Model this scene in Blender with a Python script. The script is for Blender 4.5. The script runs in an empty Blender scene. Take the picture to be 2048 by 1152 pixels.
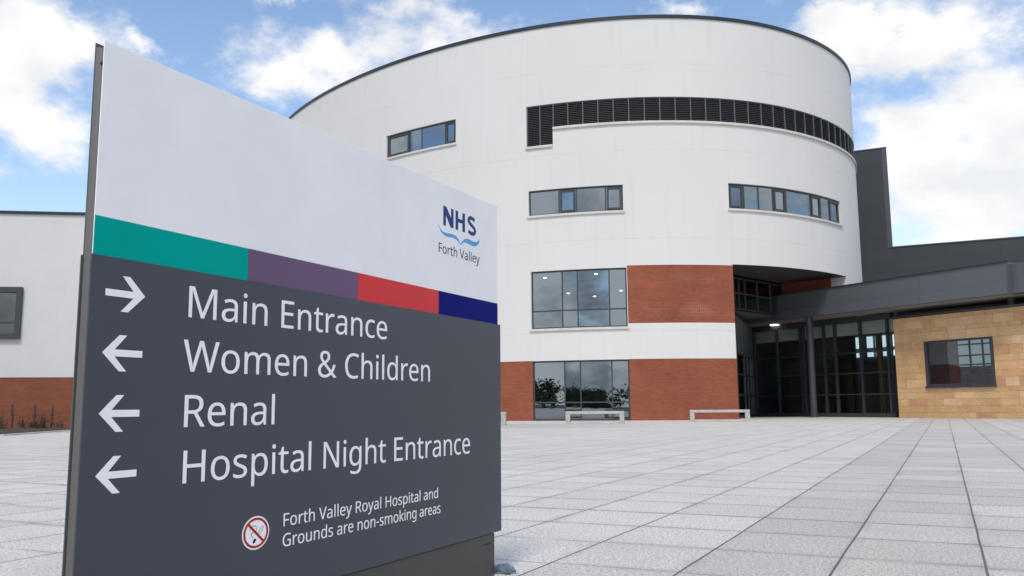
import bpy, bmesh, math, random
from mathutils import Vector
random.seed(7)
R_=math.radians
S=bpy.context.scene
COL=S.collection
# ---------------------------------------------------------------- camera
cam=bpy.data.cameras.new("camera"); cam_o=bpy.data.objects.new("camera",cam); COL.objects.link(cam_o)
cam.sensor_fit='HORIZONTAL'; cam.sensor_width=36; cam.lens=36*1746/2048
cam.clip_start=.05; cam.clip_end=3000
cam_o.location=(0,0,.8)
cam_o.rotation_mode='QUATERNION'
from mathutils import Matrix
_p=R_(7.72); _r=.0077
_f=Vector((0,math.cos(_p),math.sin(_p))); _rt=Vector((1,0,0)); _up=_rt.cross(_f)
_r2=_rt*math.cos(_r)-_up*math.sin(_r); _u2=_rt*math.sin(_r)+_up*math.cos(_r)
cam_o.rotation_quaternion=Matrix((_r2,_u2,-_f)).transposed().to_quaternion()
S.camera=cam_o
# ---------------------------------------------------------------- light
SUN_EL=54; SUN_AZ=(-.2,-1.)          # horizontal direction towards the sun
sun=bpy.data.lights.new("sun",'SUN'); sun.energy=1.6; sun.angle=R_(14); sun.color=(1,.93,.83)
sun_o=bpy.data.objects.new("sun",sun); COL.objects.link(sun_o)
_h=Vector((*SUN_AZ,0)).normalized()*math.cos(R_(SUN_EL))+Vector((0,0,math.sin(R_(SUN_EL))))
sun_o.rotation_mode='QUATERNION'; sun_o.rotation_quaternion=_h.to_track_quat('Z','Y')
S.view_settings.view_transform='Standard'; S.view_settings.look='None'
S.view_settings.exposure=0.42; S.view_settings.gamma=1
# world: Nishita sky with broken cloud
W=bpy.data.worlds.new("World"); S.world=W; W.use_nodes=True
nt=W.node_tree; nt.nodes.clear()
def N(t,**k):
    n=nt.nodes.new(t)
    for a,b in k.items():
        if a=='ins':
            for i,v in b.items(): n.inputs[i].default_value=v
        else: setattr(n,a,b)
    return n
L=lambda a,b: nt.links.new(a,b)
sky=N('ShaderNodeTexSky'); sky.sky_type='NISHITA'; sky.sun_disc=False
sky.sun_elevation=R_(SUN_EL); sky.sun_rotation=math.atan2(SUN_AZ[0],SUN_AZ[1])
sky.air_density=1.0; sky.dust_density=.3; sky.ozone_density=1.0
bg=N('ShaderNodeBackground',ins={1:.15}); L(sky.outputs[0],bg.inputs[0])
tc=N('ShaderNodeTexCoord')
def VM(op,a,b=None,**k):
    n=N('ShaderNodeVectorMath',operation=op)
    for i,v in enumerate((a,b)):
        if v is None: continue
        if hasattr(v,'is_linked') or hasattr(v,'links'): L(v,n.inputs[i])
        else: n.inputs[i].default_value=v
    return n
def MA(op,a,b=None,c=None,clamp=False):
    n=N('ShaderNodeMath',operation=op,use_clamp=clamp)
    for i,v in enumerate((a,b,c)):
        if v is None: continue
        if hasattr(v,'links'): L(v,n.inputs[i])
        else: n.inputs[i].default_value=v
    return n.outputs[0]
D0=tc.outputs['Generated']
wn=N('ShaderNodeTexNoise',ins={'Scale':11.,'Detail':7.,'Roughness':.62}); L(D0,wn.inputs['Vector'])
wv=VM('SUBTRACT',wn.outputs['Color'],(.5,.5,.5)).outputs[0]
wv=VM('MULTIPLY',wv,(.085,.085,.085)).outputs[0]
D=VM('ADD',D0,wv).outputs[0]
CLOUDS=[(-0.474,0.793,0.383,0.075,0.042),(-0.479,0.811,0.337,0.045,0.036),(-0.481,0.823,0.301,0.064,0.05),(-0.441,0.823,0.358,0.026,0.02),(-0.375,0.849,0.371,0.016,0.012),(-0.268,0.896,0.354,0.042,0.034),(-0.202,0.911,0.359,0.042,0.036),(-0.137,0.914,0.383,0.047,0.032),(-0.050,0.914,0.402,0.058,0.029),(-0.119,0.896,0.429,0.04,0.015),(-0.242,0.871,0.427,0.032,0.007),(0.345,0.859,0.383,0.036,0.034),(0.390,0.848,0.356,0.060,0.034),(0.457,0.819,0.358,0.090,0.045),(0.446,0.862,0.238,0.075,0.040),(0.493,0.839,0.232,0.1,0.076),(0.440,0.878,0.191,0.09,0.05),(0.193,0.885,0.424,0.037,0.009),(0.405,0.870,0.282,0.040,0.018),(0.480,0.842,0.290,0.045,0.02),(-0.477,0.839,0.261,0.035,0.023),(0.321,0.857,0.404,0.03,0.018)]
acc=None
for x,y,z,a,b in CLOUDS:
    v=VM('SUBTRACT',D,(x,y,z)).outputs[0]
    v=VM('MULTIPLY',v,(1/a,1/a,1/b)).outputs[0]
    l=N('ShaderNodeVectorMath',operation='DOT_PRODUCT'); L(v,l.inputs[0]); L(v,l.inputs[1])
    g=MA('POWER',2.718,MA('MULTIPLY',l.outputs['Value'],-.9))
    acc=g if acc is None else MA('ADD',acc,g)
n1=N('ShaderNodeTexNoise',ins={'Scale':16.,'Detail':9.,'Roughness':.6}); 
st=VM('MULTIPLY',D0,(1,1,1.6)).outputs[0]; L(st,n1.inputs['Vector'])
n2=N('ShaderNodeTexNoise',ins={'Scale':4.2,'Detail':9.,'Roughness':.6}); L(st,n2.inputs['Vector'])
# away from the part in view: looser general cloud cover
dt=N('ShaderNodeVectorMath',operation='DOT_PRODUCT'); L(D0,dt.inputs[0]); dt.inputs[1].default_value=Vector((0,.94,.34)).normalized()
away=MA('MULTIPLY_ADD',dt.outputs['Value'],-4.,3.1,clamp=True)
gen=MA('MULTIPLY',away,MA('MULTIPLY_ADD',n2.outputs['Fac'],7.,-2.9,clamp=True))
sz=N('ShaderNodeSeparateXYZ'); L(D0,sz.inputs[0])
low=MA('MULTIPLY',MA('MULTIPLY',away,MA('MULTIPLY_ADD',sz.outputs[2],-2.6,1.,clamp=True)),1.3)
gen=MA('ADD',gen,low)
den=MA('ADD',MA('ADD',acc,gen),MA('MULTIPLY_ADD',n1.outputs['Fac'],3.4,-1.76))
mr=N('ShaderNodeMapRange',interpolation_type='SMOOTHSTEP',ins={1:.06,2:1.42,3:0.,4:1.}); L(den,mr.inputs[0])
cr=N('ShaderNodeValToRGB'); n3=N('ShaderNodeTexNoise',ins={'Scale':9.,'Detail':7.,'Roughness':.55}); L(VM('ADD',st,(.0,.02,.05)).outputs[0],n3.inputs['Vector']); L(n3.outputs['Fac'],cr.inputs[0])
cr.color_ramp.elements[0].position=.36; cr.color_ramp.elements[0].color=(.80,.82,.85,1)
cr.color_ramp.elements[1].position=.58; cr.color_ramp.elements[1].color=(1,.985,.965,1)
cl=N('ShaderNodeBackground',ins={1:.80}); c2=N('ShaderNodeValToRGB'); L(n2.outputs['Fac'],c2.inputs[0])
c2.color_ramp.elements[0].position=.45; c2.color_ramp.elements[0].color=(.33,.37,.42,1)
c2.color_ramp.elements[1].position=.56; c2.color_ramp.elements[1].color=(1,1,1,1)
cm_=N('ShaderNodeMix',data_type='RGBA'); L(MA('MULTIPLY',away,.9),cm_.inputs[0]); L(cr.outputs[0],cm_.inputs[6]); L(c2.outputs[0],cm_.inputs[7])
L(cm_.outputs[2],cl.inputs[0])
mx=N('ShaderNodeMixShader'); L(mr.outputs[0],mx.inputs[0]); L(bg.outputs[0],mx.inputs[1]); L(cl.outputs[0],mx.inputs[2])
wo=N('ShaderNodeOutputWorld'); L(mx.outputs[0],wo.inputs[0])

CX,CY=7.647,63.778
# ---------------------------------------------------------------- materials
class Mt:
    """small wrapper round a node material"""
    def __init__(s,name,col=(.5,.5,.5),rough=.6,metal=0,spec=.5):
        s.m=bpy.data.materials.new(name); s.m.use_nodes=True; s.t=s.m.node_tree
        s.b=s.t.nodes['Principled BSDF']; s.set(**{'Base Color':(*col,1),'Roughness':rough,'Metallic':metal,'Specular IOR Level':spec}); s.col=col
    def set(s,**k):
        for a,v in k.items(): s.b.inputs[a].default_value=v
    def n(s,t,ins=None,**k):
        n=s.t.nodes.new(t)
        for a,b in k.items(): setattr(n,a,b)
        for i,v in (ins or {}).items():
            if hasattr(v,'links'): s.t.links.new(v,n.inputs[i])
            else: n.inputs[i].default_value=v
        return n
    def l(s,a,b): s.t.links.new(a,s.b.inputs[b] if isinstance(b,str) else b)
    def ma(s,op,a,b=None,c=None,clamp=False):
        d={i:v for i,v in enumerate((a,b,c)) if v is not None}
        return s.n('ShaderNodeMath',d,operation=op,use_clamp=clamp).outputs[0]
    def coord(s,which='Object',scale=(1,1,1)):
        c=s.n('ShaderNodeTexCoord').outputs[which]
        return s.n('ShaderNodeMapping',{0:c,3:scale}).outputs[0]
    def noise(s,vec,scale,detail=4,rough=.55,out='Fac'):
        return s.n('ShaderNodeTexNoise',{'Vector':vec,'Scale':scale,'Detail':detail,'Roughness':rough}).outputs[out]
    def ramp(s,fac,stops):
        r=s.n('ShaderNodeValToRGB',{0:fac}); e=r.color_ramp.elements
        while len(e)<len(stops): e.new(.5)
        for i,(p,c) in enumerate(stops): e[i].position=p; e[i].color=(*c,1) if len(c)==3 else c
        return r.outputs[0]
    def mix(s,fac,a,b,mode='MIX'):
        n=s.n('ShaderNodeMix',data_type='RGBA',blend_type=mode)
        for i,v in ((0,fac),(6,a),(7,b)):
            if hasattr(v,'links'): s.t.links.new(v,n.inputs[i])
            elif i==0: n.inputs[0].default_value=v
            else: n.inputs[i].default_value=(*v,1) if len(v)==3 else v
        return n.outputs[2]
    def bump(s,h,strength=.2,dist=.01):
        s.l(s.n('ShaderNodeBump',{'Height':h,'Strength':strength,'Distance':dist}).outputs[0],'Normal')
def speckled(name,col,var=.12,scale=3.,rough=.6,bump=0,bscale=60,metal=0,spec=.5):
    m=Mt(name,col,rough,metal,spec); v=m.coord('Object')
    f=m.noise(v,scale,6,.65)
    c=m.ramp(f,[(.3,tuple(x*(1-var) for x in col)),(.7,tuple(min(1,x*(1+var)) for x in col))])
    m.l(c,'Base Color')
    if bump: m.bump(m.noise(v,bscale,3),bump,.004)
    return m
def grid_lines(m,x,pitch,offset,width):
    """1 on lines every pitch along the scalar x"""
    f=m.ma('FRACT',m.ma('DIVIDE',m.ma('SUBTRACT',x,offset),pitch))
    d=m.ma('ABSOLUTE',m.ma('SUBTRACT',f,.5))
    return m.ma('GREATER_THAN',d,.5-width/pitch/2)
def at_line(m,x,pos,width):
    return m.ma('LESS_THAN',m.ma('ABSOLUTE',m.ma('SUBTRACT',x,pos)),width/2)

# paving: square-cut granite slabs laid along the direction 26.1 degrees right of north
PAV=Mt('granite_paving',(.4,.4,.41),.75)
def make_paving():
    m=PAV; p=m.n('ShaderNodeTexCoord').outputs['Object']
    rot=m.n('ShaderNodeMapping',{0:p,2:(0,0,R_(26.1))}).outputs[0]
    s=m.n('ShaderNodeSeparateXYZ',{0:rot}); u,v=s.outputs[0],s.outputs[1]
    PU,PV=.668,.752
    wob=m.ma('MULTIPLY',m.ma('SUBTRACT',m.noise(rot,1.3,2),.5),.012)
    u2=m.ma('ADD',u,wob); v2=m.ma('ADD',v,wob)
    cu=m.ma('FLOOR',m.ma('DIVIDE',m.ma('SUBTRACT',u2,.13),PU)); 
    # every second column is laid with a small stagger
    stg=m.ma('MULTIPLY',m.n('ShaderNodeTexWhiteNoise',{1:cu},noise_dimensions='1D').outputs[0],.10)
    v3=m.ma('ADD',v2,stg)
    cv=m.ma('FLOOR',m.ma('DIVIDE',m.ma('SUBTRACT',v3,4.27),PV))
    cell=m.n('ShaderNodeCombineXYZ',{0:cu,1:cv}).outputs[0]
    wn=m.n('ShaderNodeTexWhiteNoise',{0:cell},noise_dimensions='2D')
    colrnd=m.n('ShaderNodeTexWhiteNoise',{1:cu},noise_dimensions='1D').outputs[0]
    f=m.ma('ADD',m.ma('MULTIPLY',wn.outputs[0],.6),m.ma('MULTIPLY',colrnd,.4))
    base=m.ramp(f,[(.1,(.515,.475,.428)),(.45,(.575,.535,.482)),(.9,(.63,.595,.543))])
    # a paler field of slabs on the left, a greyer one from u=-1.2 on
    pale=m.ma('LESS_THAN',cu,-2.5)
    base=m.mix(m.ma('MULTIPLY',pale,.5),base,(.70,.670,.615))
    warm=m.n('ShaderNodeTexWhiteNoise',{0:m.n('ShaderNodeVectorMath',{0:cell,1:(7.3,3.1,0)},operation='ADD').outputs[0]},noise_dimensions='2D').outputs[0]
    base=m.mix(m.ma('MULTIPLY',m.ma('GREATER_THAN',warm,.8),.25),base,(.50,.475,.45))
    # a band of browner setts in front of the round building
    sw=m.n('ShaderNodeSeparateXYZ',{0:p}); 
    rr=m.n('ShaderNodeVectorMath',{0:m.n('ShaderNodeCombineXYZ',{0:m.ma('SUBTRACT',sw.outputs[0],CX),1:m.ma('SUBTRACT',sw.outputs[1],CY)}).outputs[0]},operation='LENGTH').outputs['Value']
    inb=m.ma('LESS_THAN',m.ma('ABSOLUTE',m.ma('SUBTRACT',rr,28.)),4.2)
    base=m.mix(m.ma('MULTIPLY',inb,m.ma('MULTIPLY_ADD',sw.outputs[0],-.18,1.15,clamp=True)),base,(.50,.465,.435))
    # gum spots and scuffs
    vo=m.n('ShaderNodeTexVoronoi',{'Vector':p,'Scale':1.7}); 
    spot=m.ma('MULTIPLY',m.ma('LESS_THAN',vo.outputs['Distance'],.035),m.ma('GREATER_THAN',m.n('ShaderNodeSeparateColor',{0:vo.outputs['Color']}).outputs[0],.72))
    base=m.mix(m.ma('MULTIPLY',spot,.45),base,(.24,.235,.23))
    # granite grain
    g=m.noise(p,95,2,.8); g2=m.noise(p,48,2,.6)
    gr=m.ramp(m.ma('ADD',m.ma('MULTIPLY',g,.6),m.ma('MULTIPLY',g2,.4)),[(.37,(.50,.50,.50)),(.5,(1,1,1)),(.63,(1.42,1.42,1.40))])
    base=m.mix(1.,base,gr,'MULTIPLY')
    # damp, dirt patches
    d=m.noise(p,.55,6,.65); base=m.mix(m.ma('MULTIPLY',m.ma('MULTIPLY_ADD',d,5.,-2.5,clamp=True),.30),base,(.32,.305,.29))
    stain=m.noise(rot,2.1,5,.7)
    base=m.mix(m.ma('MULTIPLY',m.ma('MULTIPLY_ADD',stain,9.,-5.6,clamp=True),.42),base,(.34,.325,.31))
    ju=grid_lines(m,u2,PU,.13,.013); jv=grid_lines(m,v3,PV,4.27,.024)
    wear=m.noise(rot,3.5,3,.6)
    jvw=m.ma('MULTIPLY',jv,m.ma('MULTIPLY',m.ma('MULTIPLY_ADD',wear,3.,-.55,clamp=True),m.ma('ADD',.42,m.ma('MULTIPLY',m.ma('GREATER_THAN',m.n('ShaderNodeTexWhiteNoise',{1:cv},noise_dimensions='1D').outputs[0],.62),.58))))
    j=m.ma('MAXIMUM',m.ma('MULTIPLY',ju,.92),m.ma('MULTIPLY',jvw,.9))
    # soft dirt beside the long joints
    fu=m.ma('FRACT',m.ma('DIVIDE',m.ma('SUBTRACT',u2,.13),PU)); du=m.ma('MULTIPLY',m.ma('SUBTRACT',.5,m.ma('ABSOLUTE',m.ma('SUBTRACT',fu,.5))),PU)
    soft=m.ma('MULTIPLY',m.ma('MULTIPLY_ADD',du,-13.,1.,clamp=True),m.ma('MULTIPLY_ADD',m.noise(p,1.2,4,.6),3.,-1.35,clamp=True))
    base=m.mix(m.ma('MULTIPLY',soft,.55),base,(.20,.20,.21))
    fv=m.ma('FRACT',m.ma('DIVIDE',m.ma('SUBTRACT',v3,4.27),PV)); dv=m.ma('MULTIPLY',m.ma('SUBTRACT',.5,m.ma('ABSOLUTE',m.ma('SUBTRACT',fv,.5))),PV)
    softv=m.ma('MULTIPLY',m.ma('MULTIPLY_ADD',dv,-11.,1.,clamp=True),m.ma('MULTIPLY_ADD',m.noise(m.n('ShaderNodeVectorMath',{0:p,1:(3.,8.,0)},operation='ADD').outputs[0],1.1,4,.6),3.2,-1.2,clamp=True))
    base=m.mix(m.ma('MULTIPLY',softv,.42),base,(.22,.215,.21))
    base=m.mix(j,base,(.10,.098,.095)); m.l(base,'Base Color')
    h=m.ma('SUBTRACT',m.ma('MULTIPLY',g,.15),j); m.bump(h,.35,.004)
make_paving()

def make_render():
    m=Mt('white_render',(.79,.785,.775),.85,0,.3)
    uv=m.n('ShaderNodeTexCoord').outputs['UV']; s=m.n('ShaderNodeSeparateXYZ',{0:uv}); u,v=s.outputs[0],s.outputs[1]
    p=m.coord('Object')
    wob=m.ma('MULTIPLY',m.ma('SUBTRACT',m.noise(p,.7,3),.5),.06); v2=m.ma('ADD',v,wob)
    big=m.noise(p,.16,5,.6); fine=m.noise(p,2.2,6,.7)
    c=m.ramp(big,[(.3,(.705,.690,.664)),(.7,(.745,.731,.706))])
    c=m.mix(m.ma('MULTIPLY',m.ma('MULTIPLY_ADD',fine,4.,-2.2,clamp=True),.10),c,(.60,.59,.57))
    vs=m.n('ShaderNodeMapping',{0:uv,3:(1.4,.09,1)}).outputs[0]
    c=m.mix(m.ma('MULTIPLY',m.ma('MULTIPLY_ADD',m.noise(vs,1.6,5,.6),5.,-2.75,clamp=True),.20),c,(.56,.54,.51))
    brk=m.ma('MULTIPLY_ADD',m.noise(p,.35,4,.6),5.,-1.9,clamp=True)
    ln=None
    for z in (4.78,9.9,14.93,19.88):
        k=at_line(m,v2,z,.03); ln=k if ln is None else m.ma('MAXIMUM',ln,k)
    ln=m.ma('MULTIPLY',ln,brk)
    vl=None
    for t in (-58,-40,-23.6,-4.7,15.5,37):
        k=at_line(m,u,R_(t)*17,.025); vl=k if vl is None else m.ma('MAXIMUM',vl,k)
    ln=m.ma('MAXIMUM',ln,m.ma('MULTIPLY',vl,m.ma('MULTIPLY',brk,.5)))
    c=m.mix(m.ma('MULTIPLY',ln,.42),c,(.42,.41,.40)); m.l(c,'Base Color')
    m.bump(m.noise(p,35,4,.7),.12,.004); return m
RENDER=make_render()
def make_brick(name,tones,sc=1.,efflo=True):
    m=Mt(name,tones[0],.85,0,.3)
    uv=m.n('ShaderNodeTexCoord').outputs['UV']
    b=m.n('ShaderNodeTexBrick',{'Vector':uv,'Color1':(*tones[0],1),'Color2':(*tones[1],1),'Mortar':(*tones[2],1),'Scale':1.,'Mortar Size':.006,'Mortar Smooth':.3,'Bias':0.,'Brick Width':.24*sc,'Row Height':.079*sc})
    p=m.coord('Object'); c=b.outputs[0]
    c=m.mix(1.,c,m.ramp(m.noise(p,.5,6,.7),[(.25,(.80,.80,.80)),(.75,(1.18,1.16,1.14))]),'MULTIPLY')
    st=m.n('ShaderNodeMapping',{0:uv,3:(.35,5.,1)}).outputs[0]
    c=m.mix(m.ma('MULTIPLY',m.ma('MULTIPLY_ADD',m.noise(st,1.4,4,.6),4.,-1.9,clamp=True),.28),c,tones[3])
    if efflo:   # salts left on the joints
        s=m.n('ShaderNodeSeparateXYZ',{0:uv}); v=s.outputs[1]
        band=m.ma('MULTIPLY_ADD',m.ma('ABSOLUTE',m.ma('SUBTRACT',v,5.95)),-2.2,1.1,clamp=True)
        band2=m.ma('MULTIPLY_ADD',m.ma('ABSOLUTE',m.ma('SUBTRACT',v,7.6)),-2.6,1.,clamp=True)
        e=m.ma('MULTIPLY',m.ma('MAXIMUM',band,m.ma('MULTIPLY',band2,.6)),m.ma('MULTIPLY_ADD',m.noise(uv,.55,4,.6),6.,-2.7,clamp=True))
        jm=m.ma('MULTIPLY',b.outputs[1],e)
        c=m.mix(m.ma('MULTIPLY',jm,.8),c,(.60,.50,.44))
    m.l(c,'Base Color'); m.bump(m.ma('SUBTRACT',1.,b.outputs[1]),.4,.006); return m
BRICK=make_brick('red_brick',[(.315,.094,.049),(.262,.074,.039),(.30,.13,.085),(.19,.054,.030)])
BRICK_L=make_brick('brown_brick',[(.25,.085,.045),(.215,.070,.036),(.21,.10,.065),(.17,.052,.030)],efflo=False)
FRAME=speckled('dark_grey_aluminium',(.045,.052,.058),.1,2,.42)
COPING=speckled('blue_black_coping',(.018,.026,.034),.15,1.,.4)
SILL=speckled('cream_stone_sill',(.66,.62,.56),.1,3,.8,.1)
def make_glass(name,tint,ior,rough=0.,wave=.03,refl=(.9,.95,1),wscale=1.1):
    m=bpy.data.materials.new(name); m.use_nodes=True; t=m.node_tree; t.nodes.clear()
    o=t.nodes.new('ShaderNodeOutputMaterial'); tr=t.nodes.new('ShaderNodeBsdfTransparent'); tr.inputs[0].default_value=(*tint,1)
    gl=t.nodes.new('ShaderNodeBsdfGlossy'); gl.inputs['Roughness'].default_value=rough; gl.inputs[0].default_value=(*refl,1)
    ge=t.nodes.new('ShaderNodeNewGeometry'); dp=t.nodes.new('ShaderNodeVectorMath'); dp.operation='DOT_PRODUCT'
    t.links.new(ge.outputs['Incoming'],dp.inputs[0]); t.links.new(ge.outputs['Normal'],dp.inputs[1])
    def mth(op,*a):
        n=t.nodes.new('ShaderNodeMath'); n.operation=op
        for i,v in enumerate(a):
            if hasattr(v,'links'): t.links.new(v,n.inputs[i])
            else: n.inputs[i].default_value=v
        return n.outputs[0]
    f0=((ior-1)/(ior+1))**2
    fres=mth('MULTIPLY_ADD',mth('POWER',mth('SUBTRACT',1.,mth('ABSOLUTE',dp.outputs['Value'])),5.),1-f0,f0)
    mx=t.nodes.new('ShaderNodeMixShader')
    no=t.nodes.new('ShaderNodeTexNoise'); no.inputs['Scale'].default_value=wscale; no.inputs['Detail'].default_value=2
    tc=t.nodes.new('ShaderNodeTexCoord'); t.links.new(tc.outputs['Object'],no.inputs['Vector'])
    bp=t.nodes.new('ShaderNodeBump'); bp.inputs['Strength'].default_value=wave; bp.inputs['Distance'].default_value=.2
    t.links.new(no.outputs[0],bp.inputs['Height']); t.links.new(bp.outputs[0],gl.inputs['Normal'])
    t.links.new(fres,mx.inputs[0]); t.links.new(tr.outputs[0],mx.inputs[1]); t.links.new(gl.outputs[0],mx.inputs[2]); t.links.new(mx.outputs[0],o.inputs[0])
    class X: pass
    x=X(); x.m=m; return x
GLASS=make_glass('coated_window_glass',(.42,.47,.50),3.5,0,.010,(.78,.90,1.),.6)
GLASS_E=make_glass('clear_lobby_glass',(.80,.84,.86),2.1,0,.010)
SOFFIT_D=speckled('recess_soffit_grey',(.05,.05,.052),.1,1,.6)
INT=speckled('interior_plaster',(.42,.42,.41),.06,1,.8)
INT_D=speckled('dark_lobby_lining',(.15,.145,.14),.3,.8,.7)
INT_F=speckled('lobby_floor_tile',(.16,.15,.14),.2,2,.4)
BLIND=speckled('pale_roller_blind',(.55,.60,.62),.05,6,.8)
def emit(name,col,st):
    m=Mt(name,col); m.set(**{'Emission Color':(*col,1),'Emission Strength':st}); return m
LAMP=emit('lit_downlight',(1,.95,.85),4.5)
CLER_GLOW=emit('glowing_clerestory_pane',(.62,.80,.86),.8)  # panes give off their own glow in place of daylight behind them
def panel_mat(name,col,pu,pv,ou=0,ov=0,rough=.45,jw=.018,dark=.45):
    m=Mt(name,col,rough,0,.5)
    uv=m.n('ShaderNodeTexCoord').outputs['UV']; s=m.n('ShaderNodeSeparateXYZ',{0:uv}); u,v=s.outputs[0],s.outputs[1]
    j=m.ma('MAXIMUM',grid_lines(m,u,pu,ou,jw),grid_lines(m,v,pv,ov,jw))
    cell=m.n('ShaderNodeCombineXYZ',{0:m.ma('FLOOR',m.ma('DIVIDE',m.ma('SUBTRACT',u,ou),pu)),1:m.ma('FLOOR',m.ma('DIVIDE',m.ma('SUBTRACT',v,ov),pv))}).outputs[0]
    w=m.n('ShaderNodeTexWhiteNoise',{0:cell},noise_dimensions='2D').outputs[0]
    c=m.mix(w,tuple(x*.93 for x in col),tuple(x*1.07 for x in col))
    p=m.coord('Object'); c=m.mix(m.ma('MULTIPLY',m.noise(p,.6,5,.6),.25),c,tuple(x*.8 for x in col))
    c=m.mix(j,c,tuple(x*dark for x in col)); m.l(c,'Base Color'); m.bump(m.ma('SUBTRACT',1.,j),.3,.004)
    return m
CLAD=panel_mat('graphite_cladding',(.042,.048,.053),3.67,.9,-.1,.27)
FASCIA=panel_mat('canopy_fascia_panel',(.098,.110,.122),5.3,30,2.63,-3)
SOFFIT=panel_mat('soffit_board',(.30,.295,.285),.3,60,0,-7,.5,.03,.35)
DARKSTEEL=speckled('charcoal_column_paint',(.055,.060,.068),.1,2,.4)
CONC=speckled('pale_concrete',(.46,.45,.42),.22,5,.85,.2,40)
MULCH=speckled('bark_mulch',(.055,.036,.026),.5,9,.95,.8,30)
TWIG=speckled('dry_twig',(.075,.055,.035),.3,5,.9)
LEAFD=speckled('dull_shrub_leaf',(.085,.068,.038),.35,3,.8)
STAKE=speckled('weathered_stake',(.06,.045,.038),.3,9,.9)
KERB=speckled('kerb_concrete',(.52,.50,.47),.15,3,.85)
def make_stone():
    m=Mt('buff_sandstone',(.5,.36,.2),.85,0,.25)
    a=m.n('ShaderNodeVertexColor',layer_name='tone').outputs[0]; p=m.coord('Object')
    off=m.n('ShaderNodeVectorMath',{0:p,1:m.n('ShaderNodeVectorMath',{0:a,1:(40,90,60)},operation='MULTIPLY').outputs[0]},operation='ADD').outputs[0]
    wv=m.n('ShaderNodeTexWave',{0:m.n('ShaderNodeMapping',{0:off,2:(.3,.5,.2),3:(1,1,2.2)}).outputs[0],1:1.6,2:9.,3:3.,4:1.2}).outputs['Fac']
    c=m.mix(1.,a,m.ramp(wv,[(.1,(.965,.96,.955)),(.9,(1.02,1.02,1.015))]),'MULTIPLY')
    c=m.mix(1.,c,m.ramp(m.noise(off,1.1,6,.7),[(.25,(.80,.79,.76)),(.75,(1.16,1.15,1.12))]),'MULTIPLY')
    c=m.mix(1.,c,m.ramp(m.noise(p,14,4,.7),[(.3,(.9,.89,.88)),(.7,(1.06,1.06,1.06))]),'MULTIPLY')
    m.l(c,'Base Color'); m.bump(m.noise(p,22,5,.7),.35,.006); return m
STONE=make_stone()
MORTAR=speckled('sandstone_mortar',(.33,.26,.175),.1,5,.9)
# sign finishes
def gloss(name,col,rough=.32,spec=.22,coat=0,peel=.02):
    m=Mt(name,col,rough,0,spec); p=m.coord('Object')
    m.l(m.mix(1.,m.ramp(m.noise(p,3.,5,.6),[(.3,tuple(x*.96 for x in col)),(.7,tuple(min(1,x*1.04) for x in col))]),(1,1,1),'MULTIPLY'),'Base Color')
    m.bump(m.noise(p,260,2,.5),peel,.001); return m
S_WHITE=gloss('sign_white_enamel',(.86,.86,.865),.38)
S_DARK=gloss('sign_slate_enamel',(.054,.062,.079),.34,.34)
S_TEAL=gloss('teal_vinyl',(.0,.35,.30),.33,.03)
S_PURP=gloss('purple_vinyl',(.14,.085,.17),.33)
S_RED=gloss('red_vinyl',(.66,.045,.05),.3,.1)
S_NAVY=gloss('navy_vinyl',(.003,.007,.16),.3,.03)
S_TEXT=gloss('white_lettering_vinyl',(.90,.90,.90),.45)
S_LOGO=gloss('logo_navy_vinyl',(.012,.035,.16),.4)
S_SKY=gloss('logo_sky_blue_vinyl',(.09,.36,.68),.4)
S_INK=gloss('black_navy_ink',(.012,.014,.05),.4)
S_SRED=gloss('prohibition_red_vinyl',(.42,.020,.016),.4)
S_BLK=gloss('black_vinyl',(.01,.01,.012),.4)
S_EDGE=gloss('dark_panel_edge',(.10,.115,.115),.4)
S_ALU=Mt('bronze_anodised_aluminium',(.185,.172,.163),.42,.5)
S_PLI=gloss('bronze_painted_plinth',(.075,.070,.066),.42)
ROCK=speckled('blue_grey_slate',(.12,.165,.21),.75,16,.5,.8,40)

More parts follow.
